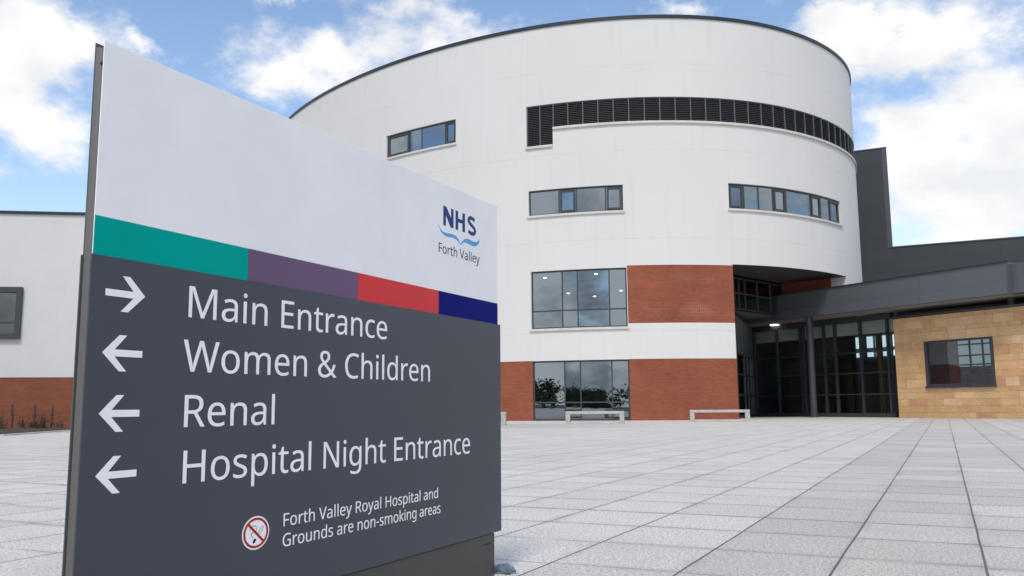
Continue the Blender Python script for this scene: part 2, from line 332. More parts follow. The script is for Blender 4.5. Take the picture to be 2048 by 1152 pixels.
# ---------------------------------------------------------------- mesh helpers
def tag(o,label=None,cat=None,group=None,kind=None):
    if label: o['label']=label
    if cat: o['category']=cat
    if group: o['group']=group
    if kind: o['kind']=kind
    return o
class Fr:
    """vertical frame: s along, n towards the viewer's side, z up (world metres)"""
    def __init__(s,p0,ang,flip=1):
        a=R_(ang); s.p=Vector((p0[0],p0[1],0)); s.d=Vector((math.sin(a),math.cos(a),0)); s.n=Vector((s.d.y,-s.d.x,0))*flip
    def __call__(s,a,n,z): return s.p+s.d*a+s.n*n+Vector((0,0,z))
ID=lambda x,y,z: Vector((x,y,z))
class MB:
    def __init__(s): s.v=[]; s.f=[]; s.uv=[]; s.sm=[]; s.col=[]; s.tone=(1,1,1)
    def face(s,pts,uv=None,smooth=False):
        i=len(s.v); s.v+= [Vector(p) for p in pts]; s.f.append(list(range(i,i+len(pts)))); s.uv.append(uv or [(0,0)]*len(pts)); s.sm.append(smooth); s.col.append(s.tone)
    def box(s,fr,a0,a1,n0,n1,z0,z1,skip=()):
        P=lambda a,n,z: fr(a,n,z)
        if a0>a1:a0,a1=a1,a0
        if n0>n1:n0,n1=n1,n0
        c={(i,j,k):P((a0,a1)[i],(n0,n1)[j],(z0,z1)[k]) for i in(0,1) for j in(0,1) for k in(0,1)}
        F={'a0':([(0,0,0),(0,1,0),(0,1,1),(0,0,1)],lambda i,j,k:((n0,n1)[j],(z0,z1)[k])),
           'a1':([(1,0,0),(1,0,1),(1,1,1),(1,1,0)],lambda i,j,k:((n0,n1)[j],(z0,z1)[k])),
           'n0':([(0,0,0),(0,0,1),(1,0,1),(1,0,0)],lambda i,j,k:((a0,a1)[i],(z0,z1)[k])),
           'n1':([(0,1,0),(1,1,0),(1,1,1),(0,1,1)],lambda i,j,k:((a0,a1)[i],(z0,z1)[k])),
           'z0':([(0,0,0),(1,0,0),(1,1,0),(0,1,0)],lambda i,j,k:((a0,a1)[i],(n0,n1)[j])),
           'z1':([(0,0,1),(0,1,1),(1,1,1),(1,0,1)],lambda i,j,k:((a0,a1)[i],(n0,n1)[j]))}
        for k,(q,u) in F.items():
            if k in skip: continue
            s.face([c[t] for t in q],[u(*t) for t in q])
    def prism(s,pts,off):
        """closed polygon pts swept by the vector off"""
        off=Vector(off); n=len(pts); s.face(pts); s.face([Vector(p)+off for p in reversed(pts)])
        for i in range(n):
            a,b=Vector(pts[i]),Vector(pts[(i+1)%n]); s.face([a,a+off,b+off,b])
    def tube(s,path,rad,seg=10,cap=True):
        rings=[]
        for i,p in enumerate(path):
            p=Vector(p); t=(Vector(path[min(i+1,len(path)-1)])-Vector(path[max(i-1,0)])).normalized()
            x=t.orthogonal().normalized(); y=t.cross(x); r=rad[i] if isinstance(rad,(list,tuple)) else rad
            rings.append([p+x*r*math.cos(2*math.pi*k/seg)+y*r*math.sin(2*math.pi*k/seg) for k in range(seg)])
        for a,b in zip(rings,rings[1:]):
            for k in range(seg): s.face([a[k],a[(k+1)%seg],b[(k+1)%seg],b[k]],smooth=True)
        if cap: s.face(rings[0][::-1]); s.face(rings[-1])
    def cyl(s,c,r,z0,z1,seg=20):
        s.tube([(c[0],c[1],z0),(c[0],c[1],z1)],r,seg)
    # arcs of the round building
    def arcbox(s,t0,t1,o0,o1,z0,z1,step=1.5,caps=True):
        n=max(1,int(math.ceil(abs(t1-t0)/step)))
        T=[t0+(t1-t0)*i/n for i in range(n+1)]
        for a,b in zip(T,T[1:]):
            ua,ub=R_(a)*17,R_(b)*17
            s.face([pt(a,o0,z0),pt(b,o0,z0),pt(b,o0,z1),pt(a,o0,z1)],[(ua,z0),(ub,z0),(ub,z1),(ua,z1)])
            s.face([pt(b,o1,z0),pt(a,o1,z0),pt(a,o1,z1),pt(b,o1,z1)],[(ub,z0),(ua,z0),(ua,z1),(ub,z1)])
            s.face([pt(a,o0,z1),pt(b,o0,z1),pt(b,o1,z1),pt(a,o1,z1)]); s.face([pt(a,o1,z0),pt(b,o1,z0),pt(b,o0,z0),pt(a,o0,z0)])
        if caps:
            s.face([pt(t0,o1,z0),pt(t0,o0,z0),pt(t0,o0,z1),pt(t0,o1,z1)]); s.face([pt(t1,o0,z0),pt(t1,o1,z0),pt(t1,o1,z1),pt(t1,o0,z1)])
    def arcsheet(s,t0,t1,o,z0,z1,step=1.5,smooth=True):
        n=max(1,int(math.ceil(abs(t1-t0)/step))); T=[t0+(t1-t0)*i/n for i in range(n+1)]
        for a,b in zip(T,T[1:]):
            ua,ub=R_(a)*17,R_(b)*17
            s.face([pt(a,o,z0),pt(b,o,z0),pt(b,o,z1),pt(a,o,z1)],[(ua,z0),(ub,z0),(ub,z1),(ua,z1)],smooth)
    def build(s,name,mat,parent=None,merge=False,bevel=0,base=None):
        root=parent
        while root is not None and root.parent is not None: root=root.parent
        o0=Vector(root.location) if root is not None else Vector(base or (0,0,0))
        vs,fs,key=s.v,s.f,{}
        if merge:
            vs=[]; fs=[]
            for f,sm in zip(s.f,s.sm):
                g=[]
                for i in f:
                    k=tuple(round(q,4) for q in s.v[i])+(0,) if sm else None
                    if k is None or k not in key:
                        if k is not None: key[k]=len(vs)
                        g.append(len(vs)); vs.append(s.v[i])
                    else: g.append(key[k])
                fs.append(g)
        me=bpy.data.meshes.new(name); me.from_pydata([tuple(v-o0) for v in vs],[],fs)
        ul=me.uv_layers.new(name='UVMap'); k=0
        for uv in s.uv:
            for q in uv: ul.data[k].uv=q; k+=1
        me.polygons.foreach_set('use_smooth',s.sm)
        ca=me.color_attributes.new('tone','FLOAT_COLOR','CORNER'); k=0
        for f,c in zip(s.f,s.col):
            for _ in f: ca.data[k].color=(*c,1); k+=1
        if bevel:
            bm=bmesh.new(); bm.from_mesh(me); bmesh.ops.remove_doubles(bm,verts=bm.verts,dist=1e-4)
            if bevel:
                E=[e for e in bm.edges if len(e.link_faces)==2 and e.calc_face_angle(0)>.5]
                bmesh.ops.bevel(bm,geom=E,offset=bevel,segments=2,affect='EDGES',profile=.6)
            bm.to_mesh(me); bm.free()
        me.materials.append(mat.m)
        o=bpy.data.objects.new(name,me); COL.objects.link(o)
        if parent is None: o.location=o0
        else: o.parent=parent
        return o
def thing(name,loc,label,cat,group=None):
    o=bpy.data.objects.new(name,None); COL.objects.link(o); o.location=loc; o.empty_display_size=.3
    return tag(o,label,cat,group)
def struct(o,label=None): o['kind']='structure'; return o
# ---------------------------------------------------------------- plan of the round building
def rad(t):
    t=R_(t); q=max(0,.4887-t); r=16.977-2.208*q*q+1.902*q**3
    if t>.85: r-=.16*((t-.85)/.4)**2 if t<1.5 else .16*(.65/.4)**2
    return r
def pt(t,off=0,z=0):
    r=rad(t)-off; a=R_(t); return Vector((CX+r*math.sin(a),CY-r*math.cos(a),z))
# ---------------------------------------------------------------- ground
g=MB(); g.face([(-90,-120,0),(120,-120,0),(120,140,0),(-90,140,0)])
struct(g.build('plaza_paving',PAV))
LAND=speckled('rough_grass_land',(.08,.10,.045),.3,.2,.95)
g=MB(); g.face([(-1500,-1500,-.03),(1500,-1500,-.03),(1500,1500,-.03),(-1500,1500,-.03)]); struct(g.build('surrounding_land',LAND))

# ---------------------------------------------------------------- round white hospital building
B=thing('hospital_building',(CX,CY,0),'round white rendered hospital block with red brick base panels and a curved dark louvre band','building')
TOP=22.75
HOLES=[('E',-23.25,-4.65,.0,3.27),('D',-23.4,-4.75,5.05,8.29),('B',-23.72,-5.05,11.49,12.95),('C',15.3,47.25,11.61,13.06),('A',-58.,-40.,16.5,17.97)]
LOUV=[(-24.,-18.55,15.53,17.95),(-18.55,95.,16.54,17.95)]
VOIDS=[(15.5,48.2,0,8.46),(48.2,150,0,6.3)]
def inr(t,z,L): return any(a<t<b and c<z<d for a,b,c,d in L)
BR=[(-92,-23.25,0,3.285),(-4.65,15.5,0,3.285),(-4.65,15.5,5.22,8.40)]
ts=set(); zs={0,TOP}
allr=[h[1:] for h in HOLES]+LOUV+VOIDS+BR
for a,b,c,d in allr: ts|={a,b}; zs|={c,d}
T=sorted(ts|{-92+1.5*i for i in range(162)}); T=[t for i,t in enumerate(T) if i==0 or t-T[i-1]>1e-6]
T=[t for t in T if t<=150]
Z=sorted(zs|{1.6,10,14.5,19.5})
wall,brick=MB(),MB()
hol=[h[1:] for h in HOLES]+LOUV+VOIDS
for a,b in zip(T,T[1:]):
    for c,d in zip(Z,Z[1:]):
        tm,zm=(a+b)/2,(c+d)/2
        if inr(tm,zm,hol): continue
        m=brick if inr(tm,zm,BR) else wall
        ua,ub=R_(a)*17,R_(b)*17
        m.face([pt(a,0,c),pt(b,0,c),pt(b,0,d),pt(a,0,d)],[(ua,c),(ub,c),(ub,d),(ua,d)],True)
def reveals(m,t0,t1,z0,z1,dep,sides='lrtb'):
    n=max(1,int((t1-t0)/1.5)); q=[t0+(t1-t0)*i/n for i in range(n+1)]
    if 'l' in sides: m.face([pt(t0,dep,z0),pt(t0,0,z0),pt(t0,0,z1),pt(t0,dep,z1)][::-1],[(0,z0),(dep,z0),(dep,z1),(0,z1)])
    if 'r' in sides: m.face([pt(t1,dep,z0),pt(t1,0,z0),pt(t1,0,z1),pt(t1,dep,z1)],[(0,z0),(dep,z0),(dep,z1),(0,z1)])
    for a,b in zip(q,q[1:]):
        if 't' in sides: m.face([pt(a,0,z1),pt(b,0,z1),pt(b,dep,z1),pt(a,dep,z1)])
        if 'b' in sides: m.face([pt(a,dep,z0),pt(b,dep,z0),pt(b,0,z0),pt(a,0,z0)])
for n,a,b,c,d in HOLES:
    if n=='E': reveals(brick,a,b,c,d,.3,'lr'); reveals(wall,a,b,c,d,.3,'t')
    else: reveals(wall,a,b,c,d,.3)
reveals(wall,-24,-18.55,15.53,17.95,.25,'ltb'); reveals(wall,-18.55,95,16.54,17.95,.25,'tb')
wall.face([pt(-18.55,.25,15.53),pt(-18.55,0,15.53),pt(-18.55,0,16.54),pt(-18.55,.25,16.54)])
# back of the shell, straight walls out of sight
P0,P1=pt(-92,0,0),pt(150,0,0); back=[P0,Vector((-20,84,0)),Vector((10,96,0)),P1]
for a,b in zip(back,back[1:]): wall.face([a,b,b+Vector((0,0,TOP)),a+Vector((0,0,TOP))],[(0,0),(9,0),(9,TOP),(0,TOP)])
# brick return at the right edge of the panel, white pier return
P=pt(15.5); Q=Vector((13.15,51.4,0))
for z0,z1,m in ((0,3.285,brick),(3.285,5.22,wall),(5.22,8.40,brick)):
    m.face([P+Vector((0,0,z0)),Q+Vector((0,0,z0)),Q+Vector((0,0,z1)),P+Vector((0,0,z1))],[(0,z0),(4,z0),(4,z1),(0,z1)])
wall.face([pt(48.2,0,6.3),pt(48.2,.95,6.3),pt(48.2,.95,8.46),pt(48.2,0,8.46)][::-1])
w=wall.build('wall',RENDER,B,merge=True)
bk=brick.build('brick_panel',BRICK,B,merge=True)
# roof and coping
rm=MB(); tt=[-92+1.5*i for i in range(162)]; tt=[t for t in tt if t<150]+[150]
rm.face([pt(t,.1,22.3) for t in tt]+[Vector((p.x,p.y,22.3)) for p in (back[2],back[1])])
rm.build('roof',speckled('grey_roof_membrane',(.2,.2,.2),.1,1,.9),B)
cm=MB(); cm.arcbox(-92,150,-.07,.35,22.585,22.78,1.5); cm.build('coping',COPING,B)
# soffit of the recess over the entrance
sm=MB(); q=[15.5+32.7*i/24 for i in range(25)]
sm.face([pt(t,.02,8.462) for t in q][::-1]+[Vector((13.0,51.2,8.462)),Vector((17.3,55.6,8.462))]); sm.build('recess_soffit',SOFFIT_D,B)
# recess: brick side wall and a glazed screen behind the canopy
rb=MB(); V=Vector((17.3,55.5,0)); X=pt(48.2,.95)
e=(X-V).length
rb.face([V+Vector((0,0,6.4)),X+Vector((0,0,6.4)),X+Vector((0,0,8.46)),V+Vector((0,0,8.46))],[(0,6.4),(e,6.4),(e,8.46),(0,8.46)])
rb.build('recess_brick_wall',BRICK,B)
rg=thing_part=None
ang=math.degrees(math.atan2(V.x-Q.x,V.y-Q.y)); fq=Fr((Q.x,Q.y),ang); ln=(V-Q).length
m=MB()
for s in (0,.55,1.25,2.7,4.3,ln): m.box(fq,s-.05,s+.05,-.06,.06,6.4,8.36)
for z in (6.4,7.35,8.25): m.box(fq,.05,ln-.05,-.055,.055,z,z+.09)
rgf=m.build('recess_window',FRAME,B)
m=MB(); m.face([fq(0,0,6.4),fq(ln,0,6.4),fq(ln,0,8.4),fq(0,0,8.4)]); m.build('glass',GLASS_E,rgf)
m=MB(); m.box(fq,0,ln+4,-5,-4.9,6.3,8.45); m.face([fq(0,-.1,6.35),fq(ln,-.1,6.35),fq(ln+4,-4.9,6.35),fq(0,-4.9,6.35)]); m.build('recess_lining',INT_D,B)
m=MB(); c=fq(.95,-1.6,8.30); m.cyl((c.x,c.y),.16,8.28,8.36,14); m.build('ceiling_light',LAMP,B)

DLAMPS=[(2.01,52.53),(3.51,61.5),(3.88,59.97),(5.88,61.75),(4.98,51.07),(7.4,58.73)]
# windows
FD=.12; FW=.075; rg_=random.Random(4)
def room(t0,t1,z0,z1,dep,lights=(),nm='room'):
    m=MB(); n=8; q=[t0+(t1-t0)*i/n for i in range(n+1)]; o=.32
    tm=R_((t0+t1)/2); dv=Vector((-math.sin(tm),math.cos(tm),0))*dep   # straight back from the chord
    A=[pt(t,o) for t in q]; up=lambda p,z: Vector((p.x,p.y,z))
    for a,b in zip(A,A[1:]):
        m.face([up(a,z1),up(b,z1),up(b+dv,z1),up(a+dv,z1)]); m.face([up(a,z0),up(b,z0),up(b+dv,z0),up(a+dv,z0)]); m.face([up(b+dv,z0),up(a+dv,z0),up(a+dv,z1),up(b+dv,z1)])
    for a in (A[0],A[-1]): m.face([up(a,z0),up(a+dv,z0),up(a+dv,z1),up(a,z1)])
    m.build(nm,INT,B)
    for lx,ly in lights:
        k=MB(); k.cyl((lx,ly),.10,z1-.05,z1-.005,12); k.build('ceiling_light',LAMP,B)
def window(t0,t1,z0,z1,mull,trans,sash=(),blind=(),sill=True,sd=.0):
    f=MB(); w=R_(1); FWt=math.degrees(FW/17)
    f.arcbox(t0,t1,FD,FD+.09,z0,z0+FW); f.arcbox(t0,t1,FD,FD+.09,z1-FW*1.15,z1)
    f.arcbox(t0,t0+FWt,FD-.002,FD+.088,z0+FW,z1-FW*1.15); f.arcbox(t1-FWt,t1,FD-.002,FD+.088,z0+FW,z1-FW*1.15)
    for t in mull: f.arcbox(t-FWt/2,t+FWt/2,FD+.004,FD+.086,z0+FW,z1-FW*1.15)
    for z in trans: f.arcbox(t0+FWt,t1-FWt,FD+.008,FD+.08,z-.04,z+.04)
    wf=f.build('window',FRAME,B)
    g=MB(); gb=[t0]+list(mull)+[t1]
    for a,b in zip(gb,gb[1:]):   # each pane is a flat sheet
        k=rg_.uniform(-.004,.004); k2=rg_.uniform(-.004,.004)
        g.face([pt(a,FD+.022+k,z0),pt(b,FD+.022-k,z0),pt(b,FD+.022-k+k2,z1),pt(a,FD+.022+k+k2,z1)])
    g.build('glass',GLASS,wf)
    for a,b in sash:
        s=MB(); sw=math.degrees(.11/17); o0=FD-.035
        s.arcbox(a,b,o0,FD+.03,z0+FW+.02,z0+FW+.13); s.arcbox(a,b,o0,FD+.03,z1-FW*1.15-.13,z1-FW*1.15-.02)
        s.arcbox(a,a+sw,o0+.002,FD+.028,z0+FW+.13,z1-FW*1.15-.13); s.arcbox(b-sw,b,o0+.002,FD+.028,z0+FW+.13,z1-FW*1.15-.13)
        s.build('opening_sash',FRAME,wf)
    for a,b in blind:
        s=MB(); s.arcsheet(a,b,FD+.16,z0,z1); s.build('blind',BLIND,wf)
    if sill:
        s=MB(); s.arcbox(t0-.25,t1+.25,-.09,FD-.004,z0-.13,z0-.003); s.build('sill',SILL,wf)
    return wf
window(-23.25,-4.65,.03,3.268,(-16.98,-13.9,-7.92),(.99,),sill=False)
window(-23.4,-4.75,5.05,8.29,(-17.21,-14.18,-8.07),(6.04,))
window(-23.72,-5.05,11.49,12.95,(-17.6,-14.1,-8.4),(),[(-17.35,-14.35),(-8.15,-5.35)])
window(15.3,47.25,11.61,13.06,(18.75,22.0,25.4,28.85,36.0,39.6,42.8),(),[(15.6,18.5),(25.65,28.6),(36.25,39.35),(43.05,46.95)],[(18.9,21.9),(29,35.9)])
window(-58,-40,16.5,17.97,(-51.9,-48.85,-42.9),(),[(-57.7,-52.1),(-42.7,-40.3)],[(-51.8,-48.95)])
room(-26,-2.5,0.01,3.75,12.,[(3.81,54.0),(5.2,61.)]); room(-26,-2.5,4.6,8.55,18.,DLAMPS)
room(-26,-3,10.9,13.6,5.); room(13,49.5,10.9,13.6,5.); room(-60,-38,15.9,18.4,5.)
# louvre band
m=MB()
def slats(t0,t1,z0,z1):
    n=int(round((z1-z0)/.102)); h=(z1-z0)/n; k=max(1,int(round((t1-t0)/1.5))); q=[t0+(t1-t0)*i/k for i in range(k+1)]
    for i in range(n):
        z=z0+i*h
        for a,b in zip(q,q[1:]):
            m.face([pt(a,.06,z+.012),pt(b,.06,z+.012),pt(b,.15,z+h*.80),pt(a,.15,z+h*.80)],None,False)
            m.face([pt(a,.06,z),pt(b,.06,z),pt(b,.06,z+.012),pt(a,.06,z+.012)])
slats(-18.55,95,16.56,17.93); slats(-24,-18.55,15.55,17.93)
lv=m.build('louvre_band',speckled('louvre_slat_grey',(.058,.060,.062),.1,2,.5),B)
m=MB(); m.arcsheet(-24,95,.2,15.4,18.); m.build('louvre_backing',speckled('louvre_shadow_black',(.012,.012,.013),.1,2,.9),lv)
m=MB()
for t in [-23.85,-21.2,-18.45]+[-18.45+2.985*i for i in range(1,38)]:
    m.arcbox(t-.1,t+.1,.035,.19,15.54 if t<-18.5 else 16.55,17.94)
m.arcbox(-24,95,.03,.18,17.90,17.948)
m.build('louvre_mullion',speckled('louvre_mullion_grey',(.105,.118,.125),.1,2,.45),lv)
m=MB(); m.arcbox(-18.5,95,-.1,.06,16.41,16.545); m.build('sill',SILL,lv)
m=MB(); m.arcbox(-24.2,-18.58,-.1,.06,15.40,15.535); m.build('sill',SILL,lv)

# ---------------------------------------------------------------- graphite clad block behind
TW=Fr((30.083,68.0),-63.9,-1)   # s runs left and away
Gc=thing('metal_clad_block',tuple(TW(-4,-4,0)),'tall dark grey metal clad block with stepped roofline behind the round white building','building')
m=MB(); m.box(TW,9.,14,-9,0,0,21.13,('z0',)); m.box(TW,-32,.6,-9.1,-.008,0,13.0,('z0',))
F0=[TW(0,0,0),TW(9,0,0),TW(9,0,21.13),TW(0,0,21.13)]; bk9=Vector((.26,.965,0))*9
m.face(F0,[(0,0),(9,0),(9,21.13),(0,21.13)]); m.face([F0[0],F0[3],F0[3]+bk9,F0[0]+bk9],[(0,0),(0,21.13),(9,21.13),(9,0)]); m.face([F0[3],F0[2],F0[2]+bk9,F0[3]+bk9])
m.build('cladding',CLAD,Gc)
m=MB()
m.box(TW,-.06,14,-.12,.05,21.132,21.22); m.box(TW,-.05,.32,.004,.03,13.0,21.13); m.box(TW,-32,-.0,-.3,.05,13.002,13.09); pass
m.build('edge_flashing',speckled('graphite_flashing',(.075,.086,.092),.1,2,.4),Gc)

# ---------------------------------------------------------------- entrance canopy
CA=Fr((17.8,53.2),-29.9,-1)      # n<0 is behind the fascia
Cn=thing('entrance_canopy',tuple(CA(-2,-3,0)),'long grey flat entrance canopy with deep fascia on round columns over the glazed doors','canopy')
m=MB(); m.box(CA,8.5,-12.7,-9,-.06,6.635,7.63,('z0',)); m.box(CA,8.5,-12.7,-8.9,0,6.07,6.63)
m.box(CA,-12.705,-24,-9,-.5,6.10,7.55); m.build('fascia',FASCIA,Cn)
m=MB(); m.box(CA,8.5,-12.8,-.2,.012,7.632,7.67); m.build('edge_trim',COPING,Cn)
SOF=Fr((17.8,53.2),-29.9,-1)
m=MB()
k=[(8.4,-.35),(8.4,-8.8),(-23,-8.8),(-23,-.75),(-12.6,-.75),(-12.6,-.35)]
a=R_(20); m.face([CA(s,n,6.064) for s,n in k],[(s*math.cos(a)+n*math.sin(a),-s*math.sin(a)+n*math.cos(a)) for s,n in k])
m.build('soffit',SOFFIT,Cn)
m=MB(); m.cyl((18.18,53.27),.2,0,6.062,24); m.cyl((18.18,53.27),.215,5.86,5.93,24); m.build('column',DARKSTEEL,Cn)
for x,y in ((22.42,50.75),(25.42,44.15)):
    m=MB(); m.cyl((x,y),.2,0,6.062,20); m.build('column',DARKSTEEL,Cn)
for (x,y),r in (((17.58,58.13),.34),((20.96,52.23),.26)):
    m=MB(); m.cyl((x,y),r,6.02,6.058,20); o=m.build('downlight',LAMP if r>.3 else speckled('unlit_lens',(.3,.3,.3),.05,2,.4),Cn)

# ---------------------------------------------------------------- entrance hall behind glass
GZ=Fr((21.8136,51.023),-30.3,-1)
En=thing('entrance_hall',tuple(GZ(5,-4,0)),'dark framed floor to ceiling glazed entrance hall under the grey canopy beside the sandstone wall','entrance hall')
m=MB(); ZT=5.72; ML=[10.28,8.27,6.3,6.05,4.42,3.57,1.72,-.16]
for s in ML: m.box(GZ,s-.055,s+.055,-.1,.1,.0,ZT)
for z in (1.36,2.62,3.86): m.box(GZ,-.45,10.5,-.06,.06,z-.035,z+.035)
m.box(GZ,-.45,10.6,-.09,.09,.002,.24); m.box(GZ,-.45,10.6,-.095,.11,ZT,ZT+.34)
cf=m.build('curtain_wall',FRAME,En)
m=MB(); m.face([GZ(-.45,0,.1),GZ(10.5,0,.1),GZ(10.5,0,ZT),GZ(-.45,0,ZT)]); m.build('glass',GLASS_E,cf)
# return screen towards the brick corner
E0=GZ(10.5,0,0); RS=Fr((E0.x,E0.y),math.degrees(math.atan2(Q.x-E0.x,Q.y-E0.y)),1); rl=(Q-E0).length
if RS.n.dot(Vector((0,-1,0)))<0: RS.n=-RS.n
m=MB()
for s in (.05,.8,1.9,3.6,5.4,rl-.06): m.box(RS,s-.05,s+.05,-.06,.06,0,6.06)
for z in (.12,1.36,2.62,3.86): m.box(RS,0,rl,-.05,.05,z-.05,z+.05)
rs=m.build('return_screen',FRAME,En)
m=MB(); m.face([RS(0,0,.1),RS(rl,0,.1),RS(rl,0,3.86),RS(0,0,3.86)]); m.build('glass',GLASS_E,rs)
m=MB(); m.box(RS,0,rl,-.04,.04,3.92,6.06); m.build('spandrel_panel',speckled('grey_spandrel',(.085,.095,.105),.1,1,.5),rs)
# hall lining
m=MB()
def hall(s0,s1,n0,n1,z0,z1,faces):
    c=lambda s,n,z: GZ(s,n,z)
    if 'f' in faces: m.face([c(s0,n0,z0),c(s1,n0,z0),c(s1,n1,z0),c(s0,n1,z0)])
    if 'c' in faces: m.face([c(s0,n0,z1),c(s1,n0,z1),c(s1,n1,z1),c(s0,n1,z1)])
    if 'l' in faces: m.face([c(s1,n0,z0),c(s1,n1,z0),c(s1,n1,z1),c(s1,n0,z1)])
    if 'r' in faces: m.face([c(s0,n0,z0),c(s0,n1,z0),c(s0,n1,z1),c(s0,n0,z1)])
    if 'b' in faces: m.face([c(s0,n1,z0),c(s1,n1,z0),c(s1,n1,z1),c(s0,n1,z1)])
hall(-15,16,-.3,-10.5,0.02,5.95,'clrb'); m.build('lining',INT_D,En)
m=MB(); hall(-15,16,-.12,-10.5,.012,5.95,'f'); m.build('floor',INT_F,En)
m=MB(); m.box(GZ,-2,7.4,-10.36,-10.3,.03,4.1); m.build('reflection_tint_wall',speckled('lavender_reflection_tint',(.42,.41,.47),.08,.6,.7),En)  # added wall, its lavender colour stands in for a reflection in the glass
# columns and a lift core seen dimly, glowing panels standing in for daylit panes at the far side
m=MB(); m.box(GZ,8.6,11.5,-6,-3.5,.03,5.9); m.build('lift_core',speckled('timber_lining',(.09,.062,.04),.3,1,.6),En)
m=MB(); c=GZ(3.0,-3.4,0); m.cyl((c.x,c.y),.2,.02,5.94,16); m.build('interior_column',speckled('ochre_column',(.16,.11,.06),.2,1,.6),En)
m=MB(); m.box(GZ,-.4,10.4,-.4,-.2,4.95,5.7); m.build('ceiling_bulkhead',speckled('pale_bulkhead',(.50,.55,.52),.08,1,.8),En)
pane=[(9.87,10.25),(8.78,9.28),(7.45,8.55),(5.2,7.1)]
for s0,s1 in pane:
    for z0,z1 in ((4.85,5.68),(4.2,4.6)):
        m=MB(); m.box(GZ,s0,s1,-10.42,-10.38,z0,z1); m.build('clerestory_glow_panel',CLER_GLOW,En)

# ---------------------------------------------------------------- sandstone wall of the pavilion
ST=Fr((21.666,49.5),-29.9,-1)    # s negative runs right and nearer
Sp=thing('sandstone_pavilion',tuple(ST(-6,-1,0)),'low pavilion of buff and pink sandstone blocks with one dark framed window','building')
WN=(-5.72,-1.85,1.62,4.15)
courses=[0,.12,.57,1.02,1.36,1.72,2.13,2.60,2.9,3.24,3.71,4.20,4.64,4.87,5.31,5.54]
courses=[0,.30,.66,1.02,1.38,1.62,2.10,2.45,2.90,3.24,3.71,4.15,4.64,4.87,5.31,5.54]
PALE=[(.53,.345,.175),(.55,.375,.21),(.51,.325,.165),(.54,.355,.195),(.50,.325,.17),(.56,.39,.235),(.52,.33,.17)]
PINK=[(.50,.295,.165),(.52,.32,.18),(.475,.27,.155)]
m=MB(); rr=random.Random(11)
def block(a,b,z0,z1):
    g=.0055; t=rr.random(); c=rr.choice(PINK) if t<.17 else rr.choice(PALE); k=rr.uniform(1.2,1.36); m.tone=tuple(x*k for x in c)
    m.box(ST,a+g,b-g,-.25,.012+rr.uniform(-.004,.004),z0+g,z1-g,('n0',))
for i,(z0,z1) in enumerate(zip(courses,courses[1:])):
    s=-17.; cuts=[s]
    while s<-.3:
        s+=rr.choice((1.05,1.05,1.1,1.0,.72,1.25,1.3)); cuts.append(min(s,0))
    cuts[-1]=0
    if len(cuts)>2 and cuts[-1]-cuts[-2]<.4: cuts.pop(-2)
    for a,b in zip(cuts,cuts[1:]):
        if z1>WN[2]+.01 and z0<WN[3]-.01:
            for c,d in ((a,min(b,WN[0])),(max(a,WN[1]),b)):
                if d-c>.05: block(c,d,z0,z1)
        else: block(a,b,z0,z1)
m.build('stone_wall',STONE,Sp)
m=MB()
m.box(ST,-17,WN[0],-.24,-.003,0,5.53); m.box(ST,WN[1],-.006,-.24,-.003,0,5.53); m.box(ST,WN[0],WN[1],-.24,-.003,0,WN[2]); m.box(ST,WN[0],WN[1],-.24,-.003,WN[3],5.53)
m.build('mortar_bed',MORTAR,Sp)
m=MB(); m.box(ST,-17.1,.06,-.32,.06,5.545,5.66); m.build('coping',FRAME,Sp)
m=MB(); a,b,z0,z1=WN
m.box(ST,a,b,-.1,.05,z1-.1,z1); m.box(ST,a,a+.16,-.1,.048,z0+.2,z1-.1); m.box(ST,b-.16,b,-.1,.048,z0+.2,z1-.1); m.box(ST,a,b,-.1,.052,z0+.1,z0+.2)
m.box(ST,a-.03,b+.03,-.1,.12,z0-.02,z0+.098)
pf=m.build('window',FRAME,Sp)
m=MB(); m.face([ST(a+.1,-.05,z0+.1),ST(b-.1,-.05,z0+.1),ST(b-.1,-.05,z1-.05),ST(a+.1,-.05,z1-.05)]); m.build('glass',GLASS_E,pf)
# far window grid of the room behind
m=MB()
for i in range(4):
    s=-2.2+i*.8; m.box(ST,s-.04,s+.04,-6.1,-6,2.5,4.9)
for z in (2.5,3.05,3.6,4.25,4.86): m.box(ST,-2.2,.24,-6.1,-6.002,z-.04,z+.04)
m.build('inner_window_frame',FRAME,Sp)
m=MB(); m.box(ST,-2.16,.2,-6.2,-6.12,2.95,4.85); m.build('inner_glow_panel',emit('glowing_inner_pane',(.42,.55,.60),.35),Sp)  # emissive sheet behind the grid, glowing in place of daylight

# ---------------------------------------------------------------- low white building on the left
LB=Fr((-20.953,35.0),82)
Lb=thing('side_building',tuple(LB(0,-4,0)),'low white rendered wing with brown brick base and dark window left of the sign','building')
LW=(-2.6,1.11,3.65,5.74)
m=MB()
m.box(LB,-24,LW[0],-.3,0,2.1,8.78); m.box(LB,LW[1],6,-.3,0,2.1,8.78); m.box(LB,LW[0]+.001,LW[1]-.001,-.3,-.001,2.1,LW[2]); m.box(LB,LW[0]+.001,LW[1]-.001,-.3,-.001,LW[3],8.78)
m.box(LB,5.7,6.002,-14,-.302,0,8.78)
m.build('wall',speckled('pale_grey_render',(.64,.63,.615),.03,1.2,.85,.1,30),Lb)
m=MB(); m.box(LB,-24,5.99,-.29,-.02,0,2.098); m.box(LB,6.004,6.02,-14,-.03,0,2.098); m.build('brick_base',BRICK_L,Lb)
m=MB(); m.box(LB,-24.1,6.1,-14,.07,8.782,8.90); m.build('roof',COPING,Lb)
m=MB(); a,b,z0,z1=LW
